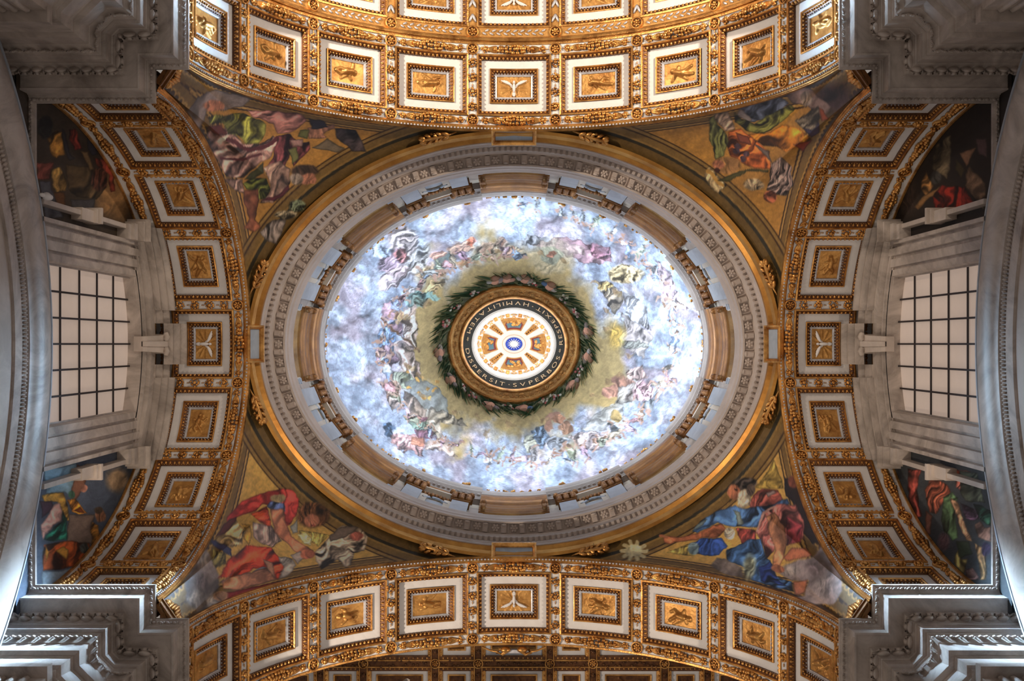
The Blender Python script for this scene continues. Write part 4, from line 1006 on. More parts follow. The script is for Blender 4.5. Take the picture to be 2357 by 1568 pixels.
lan = thing('lantern', 'bright white lantern with gilded brackets and a painted blue sun', 'lantern', None, 'structure')
mb = MB(); ering(mb, [S1, E(96, 82.5, 46.35), E(95.5, 82, 46.6), E(94, 80.5, 46.62), E(93, 79.8, 46.9), E(90, 77, 47.0)], 100, 0); mb.build('lantern_cornice', [LWHITE], lan)
mb = MB(); a0 = E(90, 77, 47.0); a1 = E(87, 72.5, 50.8); ering(mb, [a0, (a0[0] + .3, a0[1] + .3, 47.05), (a1[0] + .12, a1[1] + .12, 50.6), a1], 100, 0); mb.build('lantern_windows', [LDAY], lan)
mb = MB(); ering(mb, [E(87, 72.5, 50.8), E(86, 71.5, 50.75), E(84, 69.5, 50.9), E(78, 64, 51.0), E(77, 62.5, 51.0), E(76, 61.5, 51.2)], 100, 0); mb.build('bracket_ring', [LWHITE], lan)
br = MB(); box(br, (0, 0, -.04), (.19, .22, .10)); ball(br, (0, .0, -.10), (.07, .08, .05), 0, 1); brm, _ = br.mesh('bracket', [GOLD], None, False)
e1 = E(81, 66.8, 50.92)
for i, t in enumerate(equal(e1[0], e1[1], 32)): link('bracket', brm if i % 2 else palm2, lan, mtx=eframe(e1[0], e1[1], t, 50.92))
def cup(px, py):
    r = np.hypot(px / 76, py / 61.5); return 51.2 + 1.3 * np.sqrt(np.clip(1 - r * r * .98, 0, 1))
mb = MB(); rs = np.linspace(1, 0.001, 16)
T = np.linspace(0, 2 * math.pi, 100, endpoint=False)
A = []
for t in T:
    for r in rs: A.append(E(76 * r * math.sin(t), -61.5 * r * math.cos(t), float(cup(76 * r * math.sin(t), 61.5 * r * math.cos(t)))))
mb.add(A, gridF(100, 16, True), 0, True); mb.build('cupola', [LWHITE], lan)
def cup_quad(mb, pts, m, lift):
    """polygon given in polar (degrees, fraction of the cupola radius)"""
    A = []
    for dg, r in pts:
        x, y = 76 * r * math.sin(math.radians(dg)), -61.5 * r * math.cos(math.radians(dg)); A.append(E(x, y, float(cup(x, y)) - lift))
    A.append(tuple(np.mean(A, 0) + np.array((0, 0, -.0)))); n = len(pts)
    mb.add(A, [(i, (i + 1) % n, n) for i in range(n)], m)
def sector(mb, c, h, r0, r1, m, lift, k=6):
    A = []; n = k + 1
    for i in range(n):
        dg = c - h + 2 * h * i / k
        for r in (r0, .5 * (r0 + r1), r1):
            hh = dg if True else dg
            x, y = 76 * r * math.sin(math.radians(hh)), -61.5 * r * math.cos(math.radians(hh)); A.append(E(x, y, float(cup(x, y)) - lift))
    mb.add(A, gridF(n, 3), m)
for c in (0, 90, 180, 270):
    mb = MB(); sector(mb, c, 24, .52, .99, 0, .03); sector(mb, c, 21, .56, .98, 1, .05); sector(mb, c, 17, .62, .97, 2, .07)
    rr = random.Random(c)
    for k in range(12):
        dg = c + rr.uniform(-13, 13); r = rr.uniform(.66, .94); x, y = 76 * r * math.sin(math.radians(dg)), -61.5 * r * math.cos(math.radians(dg))
        ball(mb, E(x, y, float(cup(x, y)) - .09), (.10, .10, .03), 3, 1)
    mb.build('painted_panel', [GOLDP, LRED, LTEAL, GOLD], lan)
for c in (45, 135, 225, 315):
    mb = MB(); sector(mb, c, 6.5, .5, .97, 0, .03)
    for k in range(6):
        r = .55 + k * .075; x, y = 76 * r * math.sin(math.radians(c)), -61.5 * r * math.cos(math.radians(c)); ball(mb, E(x, y, float(cup(x, y)) - .05), (.06, .06, .03), 1, 0)
    mb.build('gilded_rib', [GOLDP, UMBER], lan)
mb = MB(); A = [E(0, 0, 52.46 - .03)] + [E(19.5 * math.sin(t), -15 * math.cos(t), 52.43 - .03) for t in T[::4]]
mb.add(A, [(0, 1 + i, 1 + (i + 1) % 25) for i in range(25)], 0)
A = [E(0, 0, 52.38)]
for k in range(32):
    t = 2 * math.pi * k / 32; r = 1.0 if k % 2 == 0 else .42; A.append(E(17.5 * r * math.sin(t), -13.5 * r * math.cos(t), 52.37))
mb.add(A, [(0, 1 + i, 1 + (i + 1) % 32) for i in range(32)], 1)
mb.build('sun_disc', [LBLUE, LWHITE], lan)
mb = MB(); ering(mb, [E(27, 21.5, 52.3), E(26, 20.5, 52.3)], 40); mb.build('gold_circle', [GOLDP], lan)
# ---------------------------------------------------------------- corner piers with the great cornice
EX0, EX1, EX2 = 7.48, 8.24, 11.0
EY0, EY1 = 6.32, 5.54
def cpoly(d, c, sx, sy):
    c = min(c, .72)
    pts = [(EX0 + d, 15.0), (EX0 + d, EY0 + d), (EX1 + d - c, EY0 + d), (EX1 + d, EY0 + d - c), (EX1 + d, EY1 + d), (EX2 + d, EY1 + d), (EX2 + d, 2.6)]
    return [(sx * x, sy * y) for x, y in pts]
def csweep(mb, prof, sx, sy, m=0):
    A = np.array([[(x, y, ZS + z) for x, y in cpoly(d, c, sx, sy)] for d, z, c in prof]).transpose(1, 0, 2)
    mb.add(A.reshape(-1, 3), gridF(7, len(prof)), m)
LEAF = MB(); ball(LEAF, (0, 0, 0), (.055, .035, .075), 0, 1); ball(LEAF, (.075, 0, -.01), (.018, .03, .06), 0, 0); LEAFV = LEAF
EGG = MB(); ball(EGG, (0, -.045, .01), (.080, .075, .15), 0, 2); ball(EGG, (0, .03, .0), (.128, .06, .19), 0, 1)
for s_ in (-1, 1): tube(EGG, [(s_ * .10, -.045, .15), (s_ * .118, -.05, .0), (s_ * .075, -.045, -.14)], .022, 0, 5)
ball(EGG, (.145, -.03, .02), (.016, .05, .14), 0, 0)
EGGM, _ = EGG.mesh('egg_and_dart', [MARB], None, False)
ACA = MB()
for k in range(5): ball(ACA, (.0 + .035 * (k - 2), -.01 * abs(k - 2), -.10 + .05 * (4 - abs(k - 2)) * .5), (.03, .03, .10 - .012 * abs(k - 2)), 0, 1, rot=0)
for s in (-1, 1): tube(ACA, [(s * .11 + .045 * math.cos(t), -.02, .02 + .06 * math.sin(t)) for t in np.linspace(0, 5, 8)], .016, 0, 4)
ACAM, _ = ACA.mesh('acanthus', [MARB], None, False)
def along(sx, sy, d, z, c, pitch, tilt, ends=(.06, .06), ymax=11.5):
    pts = [Vector((x, y, 0)) for x, y in cpoly(d, c, sx, sy)]; out = []
    for i in range(6):
        p, q = pts[i].copy(), pts[i + 1].copy()
        if i == 0: p = q + (p - q) * (max(0.1, ymax - abs(q.y)) / max((p - q).length, 1e-6))
        L = (q - p).length
        if L < .12: continue
        n = max(1, int(round(L / pitch))); dr = (q - p).normalized()
        inn = Vector((dr.y, -dr.x, 0)); mid = (p + q) / 2
        # outwards (into the pier) is away from the bay centre
        test = {0: Vector((sx, 0, 0)), 1: Vector((0, sy, 0)), 2: Vector((sx, sy, 0)), 3: Vector((sx, 0, 0)), 4: Vector((0, sy, 0)), 5: Vector((sx, 0, 0))}[i]
        if inn.dot(test) < 0: inn = -inn
        up = Vector((0, 0, 1)); o2 = inn * math.cos(tilt) - up * math.sin(tilt); u2 = up * math.cos(tilt) + inn * math.sin(tilt)
        for k in range(n):
            M = Matrix((dr, o2, u2)).transposed().to_4x4(); c_ = p + dr * L * (k + .5) / n; M.translation = (c_.x, c_.y, ZS + z)
            out.append((M, L / n / pitch))
    return out
for sx, sy, lb in ((-1, -1, 'dark stepped marble cornice in the top left corner'), (1, -1, 'dark stepped marble cornice in the top right corner'), (-1, 1, 'bluish stepped marble cornice in the bottom left corner'), (1, 1, 'bluish stepped marble cornice in the bottom right corner')):
    root = thing('corner_cornice', lb, 'cornice', 'corner pier cornices', 'structure')
    mb = MB(); csweep(mb, [(2.6, .04, 0), (0, .03, 0), (0, -.05, 0), (.03, -.07, 0), (.12, -.17, 0), (.15, -.18, 0), (.15, -.22, 0)], sx, sy); mb.build('crown_moulding', [MARB], root)
    mb = MB(); csweep(mb, [(.15, -.22, 0), (.17, -.23, 0), (.17, -.56, 0), (.21, -.57, 0), (.21, -.54, 0), (.50, -.54, .04)], sx, sy); mb.build('corona', [MARB], root)
    mb = MB(); csweep(mb, [(.50, -.54, .04), (.52, -.60, .08), (.66, -.80, .10), (.66, -.83, .14), (.69, -.84, .16), (.69, -1.16, .2), (.76, -1.17, .25), (.76, -1.22, .28), (.79, -1.23, .3), (.90, -1.47, .34), (.92, -1.48, .36)], sx, sy); mb.build('bed_moulding', [MARB], root)
    mb = MB(); csweep(mb, [(.92, -1.48, .40), (.92, -1.94, .46), (1.02, -1.96, .50), (1.02, -2.02, .50), (1.05, -2.04, .52), (1.05, -2.50, .56), (1.12, -2.52, .6), (1.12, -2.58, .6), (1.18, -2.6, .62), (1.18, -5.0, .62), (1.18, -24.4, .62)], sx, sy); mb.build('pier', [MARB], root)
    mb = MB()                                     # small leaf course of the crown
    for M, st_ in along(sx, sy, .075, -.12, 0, .165, .75):
        Mn = np.array(M)
        for V, (F, m, s_) in zip(LEAFV.V, LEAFV.F): mb.add((V * np.array((st_, 1, 1))) @ Mn[:3, :3].T + Mn[:3, 3], F - F.min(), m, s_)
    o = mb.build('leaf_course', [MARB], root); o['kind'] = 'stuff'
    for M, st_ in along(sx, sy, .585, -.70, .09, .29, .62): link('egg_and_dart', EGGM, root, mtx=M @ Matrix.Diagonal((st_, 1, 1, 1)))
    for M, st_ in along(sx, sy, .83, -1.35, .32, .30, .45): link('acanthus', ACAM, root, mtx=M @ Matrix.Diagonal((st_, 1, 1.1, 1)))
    # pilaster flutes on the pier below
    for k in range(8):
        mb = MB(); x = sx * (EX1 + 1.18 + .35 + k * .24); tube(mb, [(x, sy * (EY1 + 1.18), ZS - 2.95), (x, sy * (EY1 + 1.18), ZS - 9)], .075, 0, 6); mb.build('reed', [MARB], root)
    mb = MB(); box(mb, (sx * (EX1 + 2.4), sy * (EY1 + 1.10), ZS - 2.78), (2.5, .30, .22)); mb.build('astragal', [MARB], root)

# gilded scroll ornament at the foot of each pendentive
for sx, sy, lb in ((-1, -1, 'top left'), (1, -1, 'top right'), (-1, 1, 'bottom left'), (1, 1, 'bottom right')):
    root = thing('gilded_scroll', 'gilded scroll at the foot of the %s pendentive' % lb, 'ornament', 'scrolls at the pendentive feet')
    a = Vector((sx * 7.74, sy * 6.58, ZS + .04)); b = Vector((sx * 8.20, sy * 5.92, ZS + .04)); d = (b - a).normalized(); up = Vector((0, 0, 1)); inn = Vector((-sx, -sy, 0)); inn = (inn - d * inn.dot(d)).normalized()
    Mn = np.array(Matrix((d, inn, up)).transposed()); c0 = np.array((a + b) / 2)
    fn = lambda P: P @ Mn.T + c0
    mb = MB(); box(mb, (0, -.06, .05), (.70, .16, .12)); box(mb, (0, -.04, .13), (.78, .20, .04)); mb.build('block', [BROWN], root, fn)
    for s in (-1, 1):
        mb = MB(); tube(mb, [(s * (.22 - (.012 * k) * math.cos(k * .6)), .02, .32 + (.16 - .01 * k) * math.sin(k * .6)) for k in range(13)], .04, 0, 6); ball(mb, (s * .22, .02, .32), (.09, .06, .09), 0, 1); mb.build('volute', [GOLD], root, fn)
    mb = MB()
    for k in (-2, -1, 0, 1, 2): ball(mb, (k * .07, .02, .36 + .08 * (2 - abs(k))), (.055, .05, .20), 0, 1)
    mb.build('leaf', [GOLD], root, fn)

# ---------------------------------------------------------------- side walls with lunette paintings and windows
WA = 11.10
def lun_bl(p):
    p.org(60, 1040, 4.75)
    p.poly([(200, 200), (560, 130), (560, 560), (420, 440), (220, 460)], (112, 140, 156), (.6, 40, .08)); p.ell((1000, 310), 120, 130, (150, 124, 96), fold=(.4, 14, .1), soft=.6)
    p.poly([(560, 150), (680, 180), (640, 380), (540, 540), (480, 500)], (112, 76, 60), None); p.ell((630, 400), 40, 44, (180, 124, 104)); p.ell((500, 470), 36, 40, (52, 84, 66))
    p.poly([(180, 480), (280, 450), (410, 440), (440, 540), (480, 760), (450, 760), (340, 550), (200, 560)], (184, 138, 60), (.5, 15, .22)); p.poly([(450, 530), (540, 510), (660, 670), (560, 680), (500, 660)], (176, 112, 40), (.7, 14, .3)); p.poly([(510, 650), (590, 600), (640, 670)], (110, 54, 26), None)
    p.poly([(150, 540), (290, 550), (300, 620), (170, 720)], (70, 50, 60), None); p.poly([(160, 800), (300, 600), (360, 550), (400, 660), (380, 760), (300, 800), (180, 960)], (176, 134, 122), (.8, 22, .15))
    p.poly([(190, 960), (300, 820), (390, 760), (400, 640), (440, 740), (450, 900), (440, 960), (260, 980)], (40, 108, 88), (.9, 16, .35))
    p.poly([(470, 690), (750, 680), (720, 760), (720, 1010), (440, 980)], (110, 92, 80), (.5, 60, .05)); p.ell((810, 700), 60, 80, (140, 96, 70), rot=-.3); p.ell((790, 640), 50, 40, (80, 64, 50))
    p.poly([(720, 760), (790, 800), (800, 900), (760, 1060), (720, 1120), (710, 980)], (176, 118, 48), (.2, 10, .25)); p.poly([(180, 1020), (460, 970), (700, 1010), (720, 1180), (660, 1260), (480, 1260), (360, 1300), (190, 1300)], (120, 56, 26), (.6, 20, .3))
    p.poly([(320, 1080), (420, 1040), (470, 1080), (440, 1180)], (204, 146, 60), None); p.poly([(200, 1030), (250, 1100), (220, 1220)], (190, 130, 50), None); p.ell((640, 1060), 50, 60, (64, 66, 60))
    p.poly([(180, 1310), (360, 1310), (600, 1230), (760, 1300), (500, 1470), (180, 1470)], (126, 136, 144), (.6, 40, .08))
def lun_tl(p):
    p.org(60, 230, 4.75)
    p.ell((1000, 1050), 220, 260, (140, 104, 66), fold=(.4, 30, .15), soft=.6); p.poly([(780, 560), (900, 600), (1000, 800), (900, 780)], (92, 64, 50), None)
    p.ell((210, 300), 80, 120, (28, 28, 26)); p.poly([(230, 420), (330, 330), (400, 350), (430, 600), (340, 640), (270, 600)], (142, 98, 42), (.3, 16, .25)); p.poly([(390, 300), (440, 380), (470, 560), (540, 640), (480, 660), (420, 540)], (46, 44, 46), None)
    p.poly([(460, 330), (540, 320), (620, 540), (540, 560), (480, 460)], (112, 44, 34), (.3, 14, .25)); p.poly([(670, 400), (740, 420), (790, 600), (730, 610), (680, 540)], (50, 48, 54), None)
    p.poly([(120, 690), (300, 690), (260, 860), (120, 870)], (120, 62, 50), (.4, 14, .2)); p.poly([(270, 770), (380, 740), (440, 860), (440, 1000), (340, 1020), (290, 920)], (152, 116, 60), (.2, 14, .2)); p.poly([(260, 1000), (430, 1020), (430, 1180), (330, 1180)], (90, 58, 32), None)
    p.poly([(430, 700), (600, 720), (880, 780), (880, 960), (780, 1100), (560, 1060), (460, 980)], (66, 52, 34), (.4, 30, .25)); p.poly([(740, 640), (880, 660), (970, 820), (970, 1000), (920, 1010), (900, 820), (800, 740)], (118, 52, 38), (.2, 16, .25)); p.ell((800, 880), 90, 130, (70, 40, 30), fold=(.4, 12, .3))
    p.poly([(480, 1080), (640, 1100), (760, 1080), (740, 1200), (560, 1240), (500, 1200)], (58, 56, 58), None); p.poly([(150, 880), (260, 880), (320, 1060), (400, 1300), (200, 1300)], (76, 74, 78), (.4, 30, .1)); p.poly([(640, 1180), (740, 1200), (800, 1330), (620, 1300)], (150, 104, 80), None)
    p.poly([(600, 560), (680, 560), (740, 760), (700, 780)], (124, 96, 62), None)
def lun_tr(p):
    p.org(2020, 230, 4.75)
    p.poly([(600, 620), (660, 480), (800, 380), (800, 760), (760, 860), (600, 760)], (84, 72, 54), (.1, 16, .25)); p.ell((640, 850), 60, 80, (66, 62, 58)); p.poly([(480, 900), (540, 790), (620, 940), (540, 1060), (470, 990)], (136, 96, 54), (.3, 14, .2)); p.poly([(400, 1160), (480, 1060), (700, 940), (680, 1000), (540, 1100), (440, 1190)], (146, 106, 64), None)
    p.poly([(600, 1060), (700, 930), (960, 960), (1060, 1160), (980, 1220), (640, 1220)], (96, 28, 20), (.2, 14, .35)); p.poly([(900, 580), (1080, 510), (1000, 680), (960, 720)], (138, 100, 74), None); p.poly([(1000, 700), (1060, 780), (1180, 900), (1180, 1200), (1060, 1100), (950, 940)], (96, 74, 56), (.4, 16, .2)); p.poly([(860, 640), (960, 760), (920, 860), (840, 760)], (70, 58, 36), None)
    p.poly([(1080, 430), (1200, 420), (1190, 640), (1100, 600)], (88, 66, 64), None); p.ell((340, 1050), 90, 200, (64, 50, 42), soft=.7)
def lun_br(p):
    p.org(2020, 1040, 4.75)
    p.poly([(330, 180), (480, 190), (430, 420), (480, 700), (380, 760), (330, 500)], (128, 60, 52), (.1, 14, .3)); p.poly([(560, 320), (640, 280), (760, 380), (800, 440), (720, 560), (640, 680), (560, 660), (520, 420)], (134, 72, 54), (.15, 12, .3)); p.poly([(520, 640), (600, 700), (580, 900), (530, 900)], (120, 78, 66), None)
    p.poly([(860, 190), (1020, 210), (990, 340), (900, 420), (850, 380)], (150, 88, 76), (.3, 12, .3)); p.poly([(730, 500), (820, 440), (880, 500), (840, 700), (880, 940), (820, 980), (720, 860), (700, 680)], (64, 84, 58), (.3, 14, .3)); p.poly([(790, 500), (880, 560), (940, 760), (1040, 980), (960, 960), (880, 780)], (156, 122, 96), (.3, 12, .25))
    p.poly([(900, 560), (1060, 620), (1120, 740), (1040, 760), (960, 740)], (92, 70, 88), (.4, 12, .3)); p.poly([(1040, 560), (1240, 640), (1240, 810), (1120, 760)], (48, 82, 66), (.9, 14, .3)); p.poly([(1060, 800), (1120, 770), (1170, 830), (1240, 820), (1240, 980), (1100, 930)], (150, 116, 102), (.5, 20, .15)); p.poly([(900, 200), (1100, 240), (1180, 560), (960, 540), (900, 430)], (62, 66, 54), (.6, 16, .25))
    p.poly([(860, 980), (1000, 980), (1040, 1120), (900, 1180)], (46, 56, 44), None); p.poly([(830, 1200), (880, 1080), (920, 1180), (980, 1180), (940, 1330), (860, 1260)], (134, 118, 72), (.3, 12, .25)); p.poly([(960, 1280), (1040, 1260), (1120, 1400), (960, 1400)], (126, 100, 96), (.5, 12, .2)); p.poly([(1060, 1000), (1140, 1040), (1190, 1140), (1180, 1400), (1120, 1400), (1100, 1200)], (150, 118, 84), (.2, 12, .25)); p.ell((1180, 1060), 50, 80, (54, 44, 66)); p.ell((720, 980), 60, 90, (92, 70, 74), soft=.6)
WIN_Y, WIN_T, WIN_RISE = 1.95, 29.12, .40
def lunette(sx, sy, fig, base, label, gain):
    n, m = 170, 230
    y = np.linspace(2.9, 6.3, n); z = np.linspace(22.2, 31.2, m); Y, Z = np.meshgrid(y, z, indexing='ij')
    P = np.stack([0 * Y + sx * WA, sy * Y, Z], -1).reshape(-1, 3); U, V = pix(P)
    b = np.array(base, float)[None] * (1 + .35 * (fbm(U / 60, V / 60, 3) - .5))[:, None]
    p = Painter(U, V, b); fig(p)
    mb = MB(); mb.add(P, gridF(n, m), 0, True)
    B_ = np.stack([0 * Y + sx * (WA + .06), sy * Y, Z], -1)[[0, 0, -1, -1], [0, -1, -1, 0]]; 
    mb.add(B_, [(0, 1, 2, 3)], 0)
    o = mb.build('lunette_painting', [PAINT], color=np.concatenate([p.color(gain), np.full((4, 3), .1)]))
    o['label'] = label; o['category'] = 'painting'; o['group'] = 'lunette paintings'
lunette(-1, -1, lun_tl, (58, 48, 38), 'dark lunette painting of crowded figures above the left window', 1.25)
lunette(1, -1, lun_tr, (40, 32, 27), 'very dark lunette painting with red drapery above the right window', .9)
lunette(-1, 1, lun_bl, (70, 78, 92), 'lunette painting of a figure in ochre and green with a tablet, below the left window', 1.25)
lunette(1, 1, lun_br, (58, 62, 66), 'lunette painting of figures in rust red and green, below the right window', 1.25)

def wpath(o, nseg=14):
    """outline of jambs and segmental head, moved outwards by o: list of (y, z)"""
    h = WIN_Y + o; pts = [(-h, 23.0), (-h, WIN_T - .12 + o * .55)]
    for k in range(1, nseg): 
        y = -h + 2 * h * k / nseg; pts.append((y, WIN_T - .12 + o * .55 + WIN_RISE * (1 - (y / h) ** 2)))
    pts += [(h, WIN_T - .12 + o * .55), (h, 23.0)]
    return pts
def wsweep(mb, sx, prof, m=0):
    A = np.array([[(sx * x, y, z) for y, z in wpath(o)] for o, x in prof]).transpose(1, 0, 2)
    mb.add(A.reshape(-1, 3), gridF(A.shape[0], len(prof)), m)
for sx, side, lb in ((-1, 'left', 'grey marble wall with a tall window left of the arch'), (1, 'right', 'grey marble wall with a tall window right of the arch')):
    mb = MB()
    for s in (-1, 1):
        mb.add([(sx * (WA + .1), s * 1.9, 17), (sx * (WA + .1), s * 7.5, 17), (sx * (WA + .1), s * 7.5, 32), (sx * (WA + .1), s * 1.9, 32)], [(0, 1, 2, 3)])
    mb.add([(sx * (WA + .1), -2, 29.8), (sx * (WA + .1), 2, 29.8), (sx * (WA + .1), 2, 32), (sx * (WA + .1), -2, 32)], [(0, 1, 2, 3)])
    wl = mb.build('wall_' + side, [MARB], kind='structure', label=lb, category='wall')
    # window
    n = 9 if sx < 0 else 10
    win = thing('window_%d' % n, 'tall gridded window with beige blind panes in the %s wall' % side, 'window', None, 'structure')
    xg = WA + .30; ys = np.linspace(-WIN_Y, WIN_Y, 7); zs = [28.22 - 1.10 * k for k in range(9)][::-1] + [29.6]
    for i in range(6):
        for k in range(len(zs) - 1):
            if zs[k] < 21.5: continue
            mb = MB(); mb.add([(sx * xg, ys[i], zs[k]), (sx * xg, ys[i + 1], zs[k]), (sx * xg, ys[i + 1], zs[k + 1]), (sx * xg, ys[i], zs[k + 1])], [(0, 1, 2, 3)]); mb.build('pane', [PANE], win)
    for y in ys[1:-1]:
        mb = MB(); box(mb, (sx * (xg - .05), y, 25), (.05, .05, 10.4)); mb.build('glazing_bar', [IRON], win)
    for z in zs[1:-1]:
        if z > 21.4:
            mb = MB(); box(mb, (sx * (xg - .04), 0, z), (.04, 2 * WIN_Y, .04)); mb.build('cross_bar', [IRON], win)
    # marble surround
    sur = thing('window_surround', 'grey veined marble surround with keystone round the %s window' % side, 'window surround', 'marble window surrounds', 'structure')
    mb = MB(); wsweep(mb, sx, [(0, xg + .02), (0, WA - .02)]); mb.build('reveal', [MARB], sur)
    mb = MB(); wsweep(mb, sx, [(0, WA - .02), (.03, WA - .10), (.20, WA - .10), (.21, WA - .04), (.27, WA - .04), (.28, WA - .13), (.50, WA - .15), (.51, WA - .08), (.58, WA - .08), (.60, WA - .18), (.80, WA - .20), (.82, WA - .12), (.88, WA - .12), (.90, WA - .24), (1.0, WA - .24), (1.0, WA + .1)]); mb.build('architrave', [MARB], sur)
    for s in (-1, 1):
        mb = MB(); q = lambda a, b, x0, z0, z1: box(mb, (sx * x0, s * (a + b) / 2, (z0 + z1) / 2), (.5, b - a, z1 - z0))
        box(mb, (sx * (WA - .10), s * 3.30, 26.0), (.30, .12, 6.0)); mb.build('outer_strip', [MARBW], sur)
        for nm, bx in (('bracket', [(.10, 3.28, 25.3, .36, .30, .7), (.13, 3.30, 25.70, .44, .36, .10), (.16, 3.32, 25.83, .52, .42, .10)]), ('ear_block', [(.12, 3.16, 27.95, .40, .42, .22), (.16, 3.18, 28.20, .48, .46, .26), (.14, 3.16, 28.37, .44, .42, .08), (.22, 3.22, 28.48, .62, .56, .12), (.28, 3.26, 28.61, .74, .64, .10)])):
            mb = MB()
            for px_, y_, z_, a_, b_, c_ in bx: box(mb, (sx * (WA - px_), s * y_, z_), (a_, b_, c_))
            mb.build(nm, [MARBW if nm == 'bracket' else MARB], sur)
    # frieze and broken segmental cornice
    def head(y0, y1, prof, nm, dz=0.0, m=MARB):
        mb = MB(); Y = np.linspace(y0, y1, 12); A = []
        for y in Y:
            for x, z in prof: A.append((sx * x, y, z + dz - 1.25 * (y / 3.5) ** 2))
        k = len(prof); mb.add(A, gridF(12, k))
        for e, ii in ((0, y0), (11, y1)): mb.add([A[e * k + j] for j in range(k)] + [(sx * (WA + .1), ii, A[e * k][2] + .3)], [(j, j + 1, k) for j in range(k - 1)])
        mb.build(nm, [m], sur)
    head(-3.05, 3.05, [(WA + .05, 29.40), (WA - .10, 29.40), (WA - .10, 29.48), (WA - .04, 29.49), (WA - .04, 29.53), (WA - .17, 29.54), (WA - .17, 29.64), (WA - .10, 29.65), (WA - .10, 29.69), (WA - .28, 29.71), (WA - .28, 30.05), (WA - .20, 30.08)], 'frieze')
    cor = [(WA - .20, 30.08), (WA - .46, 30.08), (WA - .46, 30.15), (WA - .38, 30.16), (WA - .38, 30.21), (WA - .62, 30.23), (WA - .62, 30.33), (WA - .54, 30.34), (WA - .54, 30.37), (WA - .76, 30.42), (WA - .76, 30.52), (WA, 30.56)]
    head(-3.4, -1.02, cor, 'cornice_segment', 0); head(1.02, 3.4, cor, 'cornice_segment', 0)
    head(-1.02, -.62, [(x + .16, z - .05) for x, z in cor], 'cornice_segment', 0); head(.62, 1.02, [(x + .16, z - .05) for x, z in cor], 'cornice_segment', 0)
    head(-.62, .62, [(x - .32, z + .02) for x, z in cor], 'centre_block', 0)
    mb = MB()
    V = []
    for z, hw, x in ((29.32, .22, WA - .16), (29.42, .23, WA - .28), (29.75, .25, WA - .48), (30.05, .28, WA - .62), (30.16, .30, WA - .60)):
        V += [(sx * (WA + .1), -hw, z), (sx * x, -hw, z), (sx * (x + .03), -hw * .35, z), (sx * (x - .03), -hw * .3, z), (sx * (x - .03), hw * .3, z), (sx * (x + .03), hw * .35, z), (sx * x, hw, z), (sx * (WA + .1), hw, z)]
    mb.add(V, gridF(5, 8)); mb.add(V[:8], [(0, 1, 6, 7), (2, 3, 4, 5)])
    for s in (-1, 1): tube(mb, [(sx * (WA - .60), s * .30, 30.02), (sx * (WA - .66), s * .22, 29.98), (sx * (WA - .60), s * .15, 30.04)], .09)
    mb.build('keystone', [MARBW], sur)

# ---------------------------------------------------------------- marble arches low on both sides
AR, AZ, AXF = 9.8, 23.52, 10.90
for sx, side in ((-1, 'left'), (1, 'right')):
    root = thing('marble_arch', 'near marble arch with rounded moulding at the %s edge' % side, 'arch', 'near marble arches', 'structure')
    def amap(P, sx=sx):      # P = (y, q down from the outer edge, x)
        r = AR - P[:, 1]; a = np.clip(P[:, 0] / AR, -.95, .95); 
        ang = np.arcsin(a)
        return np.stack([sx * P[:, 2], r * np.sin(ang), AZ - AR + r * np.cos(ang)], 1)
    Y = np.linspace(-7.6, 7.6, 80)
    def band(nm, prof, m, smooth=False):
        mb = MB(); A = [(y, q, x) for y in Y for q, x in prof]; mb.add(A, gridF(80, len(prof)), 0, smooth); return mb.build(nm, [m], root, amap)
    band('outer_fillet', [(-.02, AXF + .35), (-.02, AXF), (.05, AXF - .01), (.06, AXF + .05)], PILM)
    band('roll_moulding', [(.06, AXF + .05), (.12, AXF - .02), (.25, AXF - .07), (.45, AXF - .10), (.65, AXF - .08), (.85, AXF + .0), (.95, AXF + .06), (.98, AXF + .06)], MARB, True)
    band('bead_band', [(.98, AXF + .06), (1.00, AXF + .11), (1.28, AXF + .13)], MARB)
    band('pale_fascia', [(1.28, AXF + .13), (1.29, AXF + .08), (1.60, AXF + .08), (1.61, AXF + .14)], MARB)
    band('inner_fascia', [(1.61, AXF + .14), (2.35, AXF + .16), (2.36, AXF + .10), (2.48, AXF + .10), (2.49, AXF + .2), (2.75, AXF + .22), (2.76, AXF + .16), (2.95, AXF + .16), (2.96, AXF + .4), (2.97, AXF + 2.5)], MARBW)
    mb = MB()
    for k in range(150):
        y = -7.4 + 14.8 * (k + .5) / 150; ball(mb, (y, 1.13, AXF + .08), (.038, .09, .05), 0, 0)
    mb.build('egg_course', [MARB], root, amap)['kind'] = 'stuff'
    mb = MB()
    for k in range(110):
        y = -7.4 + 14.8 * (k + .5) / 110; box(mb, (y, 2.62, AXF + .16), (.08, .2, .12), 0)
    mb.build('dentil_course', [MARBW], root, amap)['kind'] = 'stuff'
mb = MB(); ball(mb, (0, 0, 0), (.10, .10, .12), 0, 1); ball(mb, (.0, 0, .16), (.07, .07, .09), 0, 1); ball(mb, (0, 0, -.2), (.05, .05, .12), 0, 1)
o = mb.build('finial', [WHITE], None, lambda P: P + np.array((-10.82, -3.42, 23.05)), label='small white finial on the near left marble arch', category='ornament')

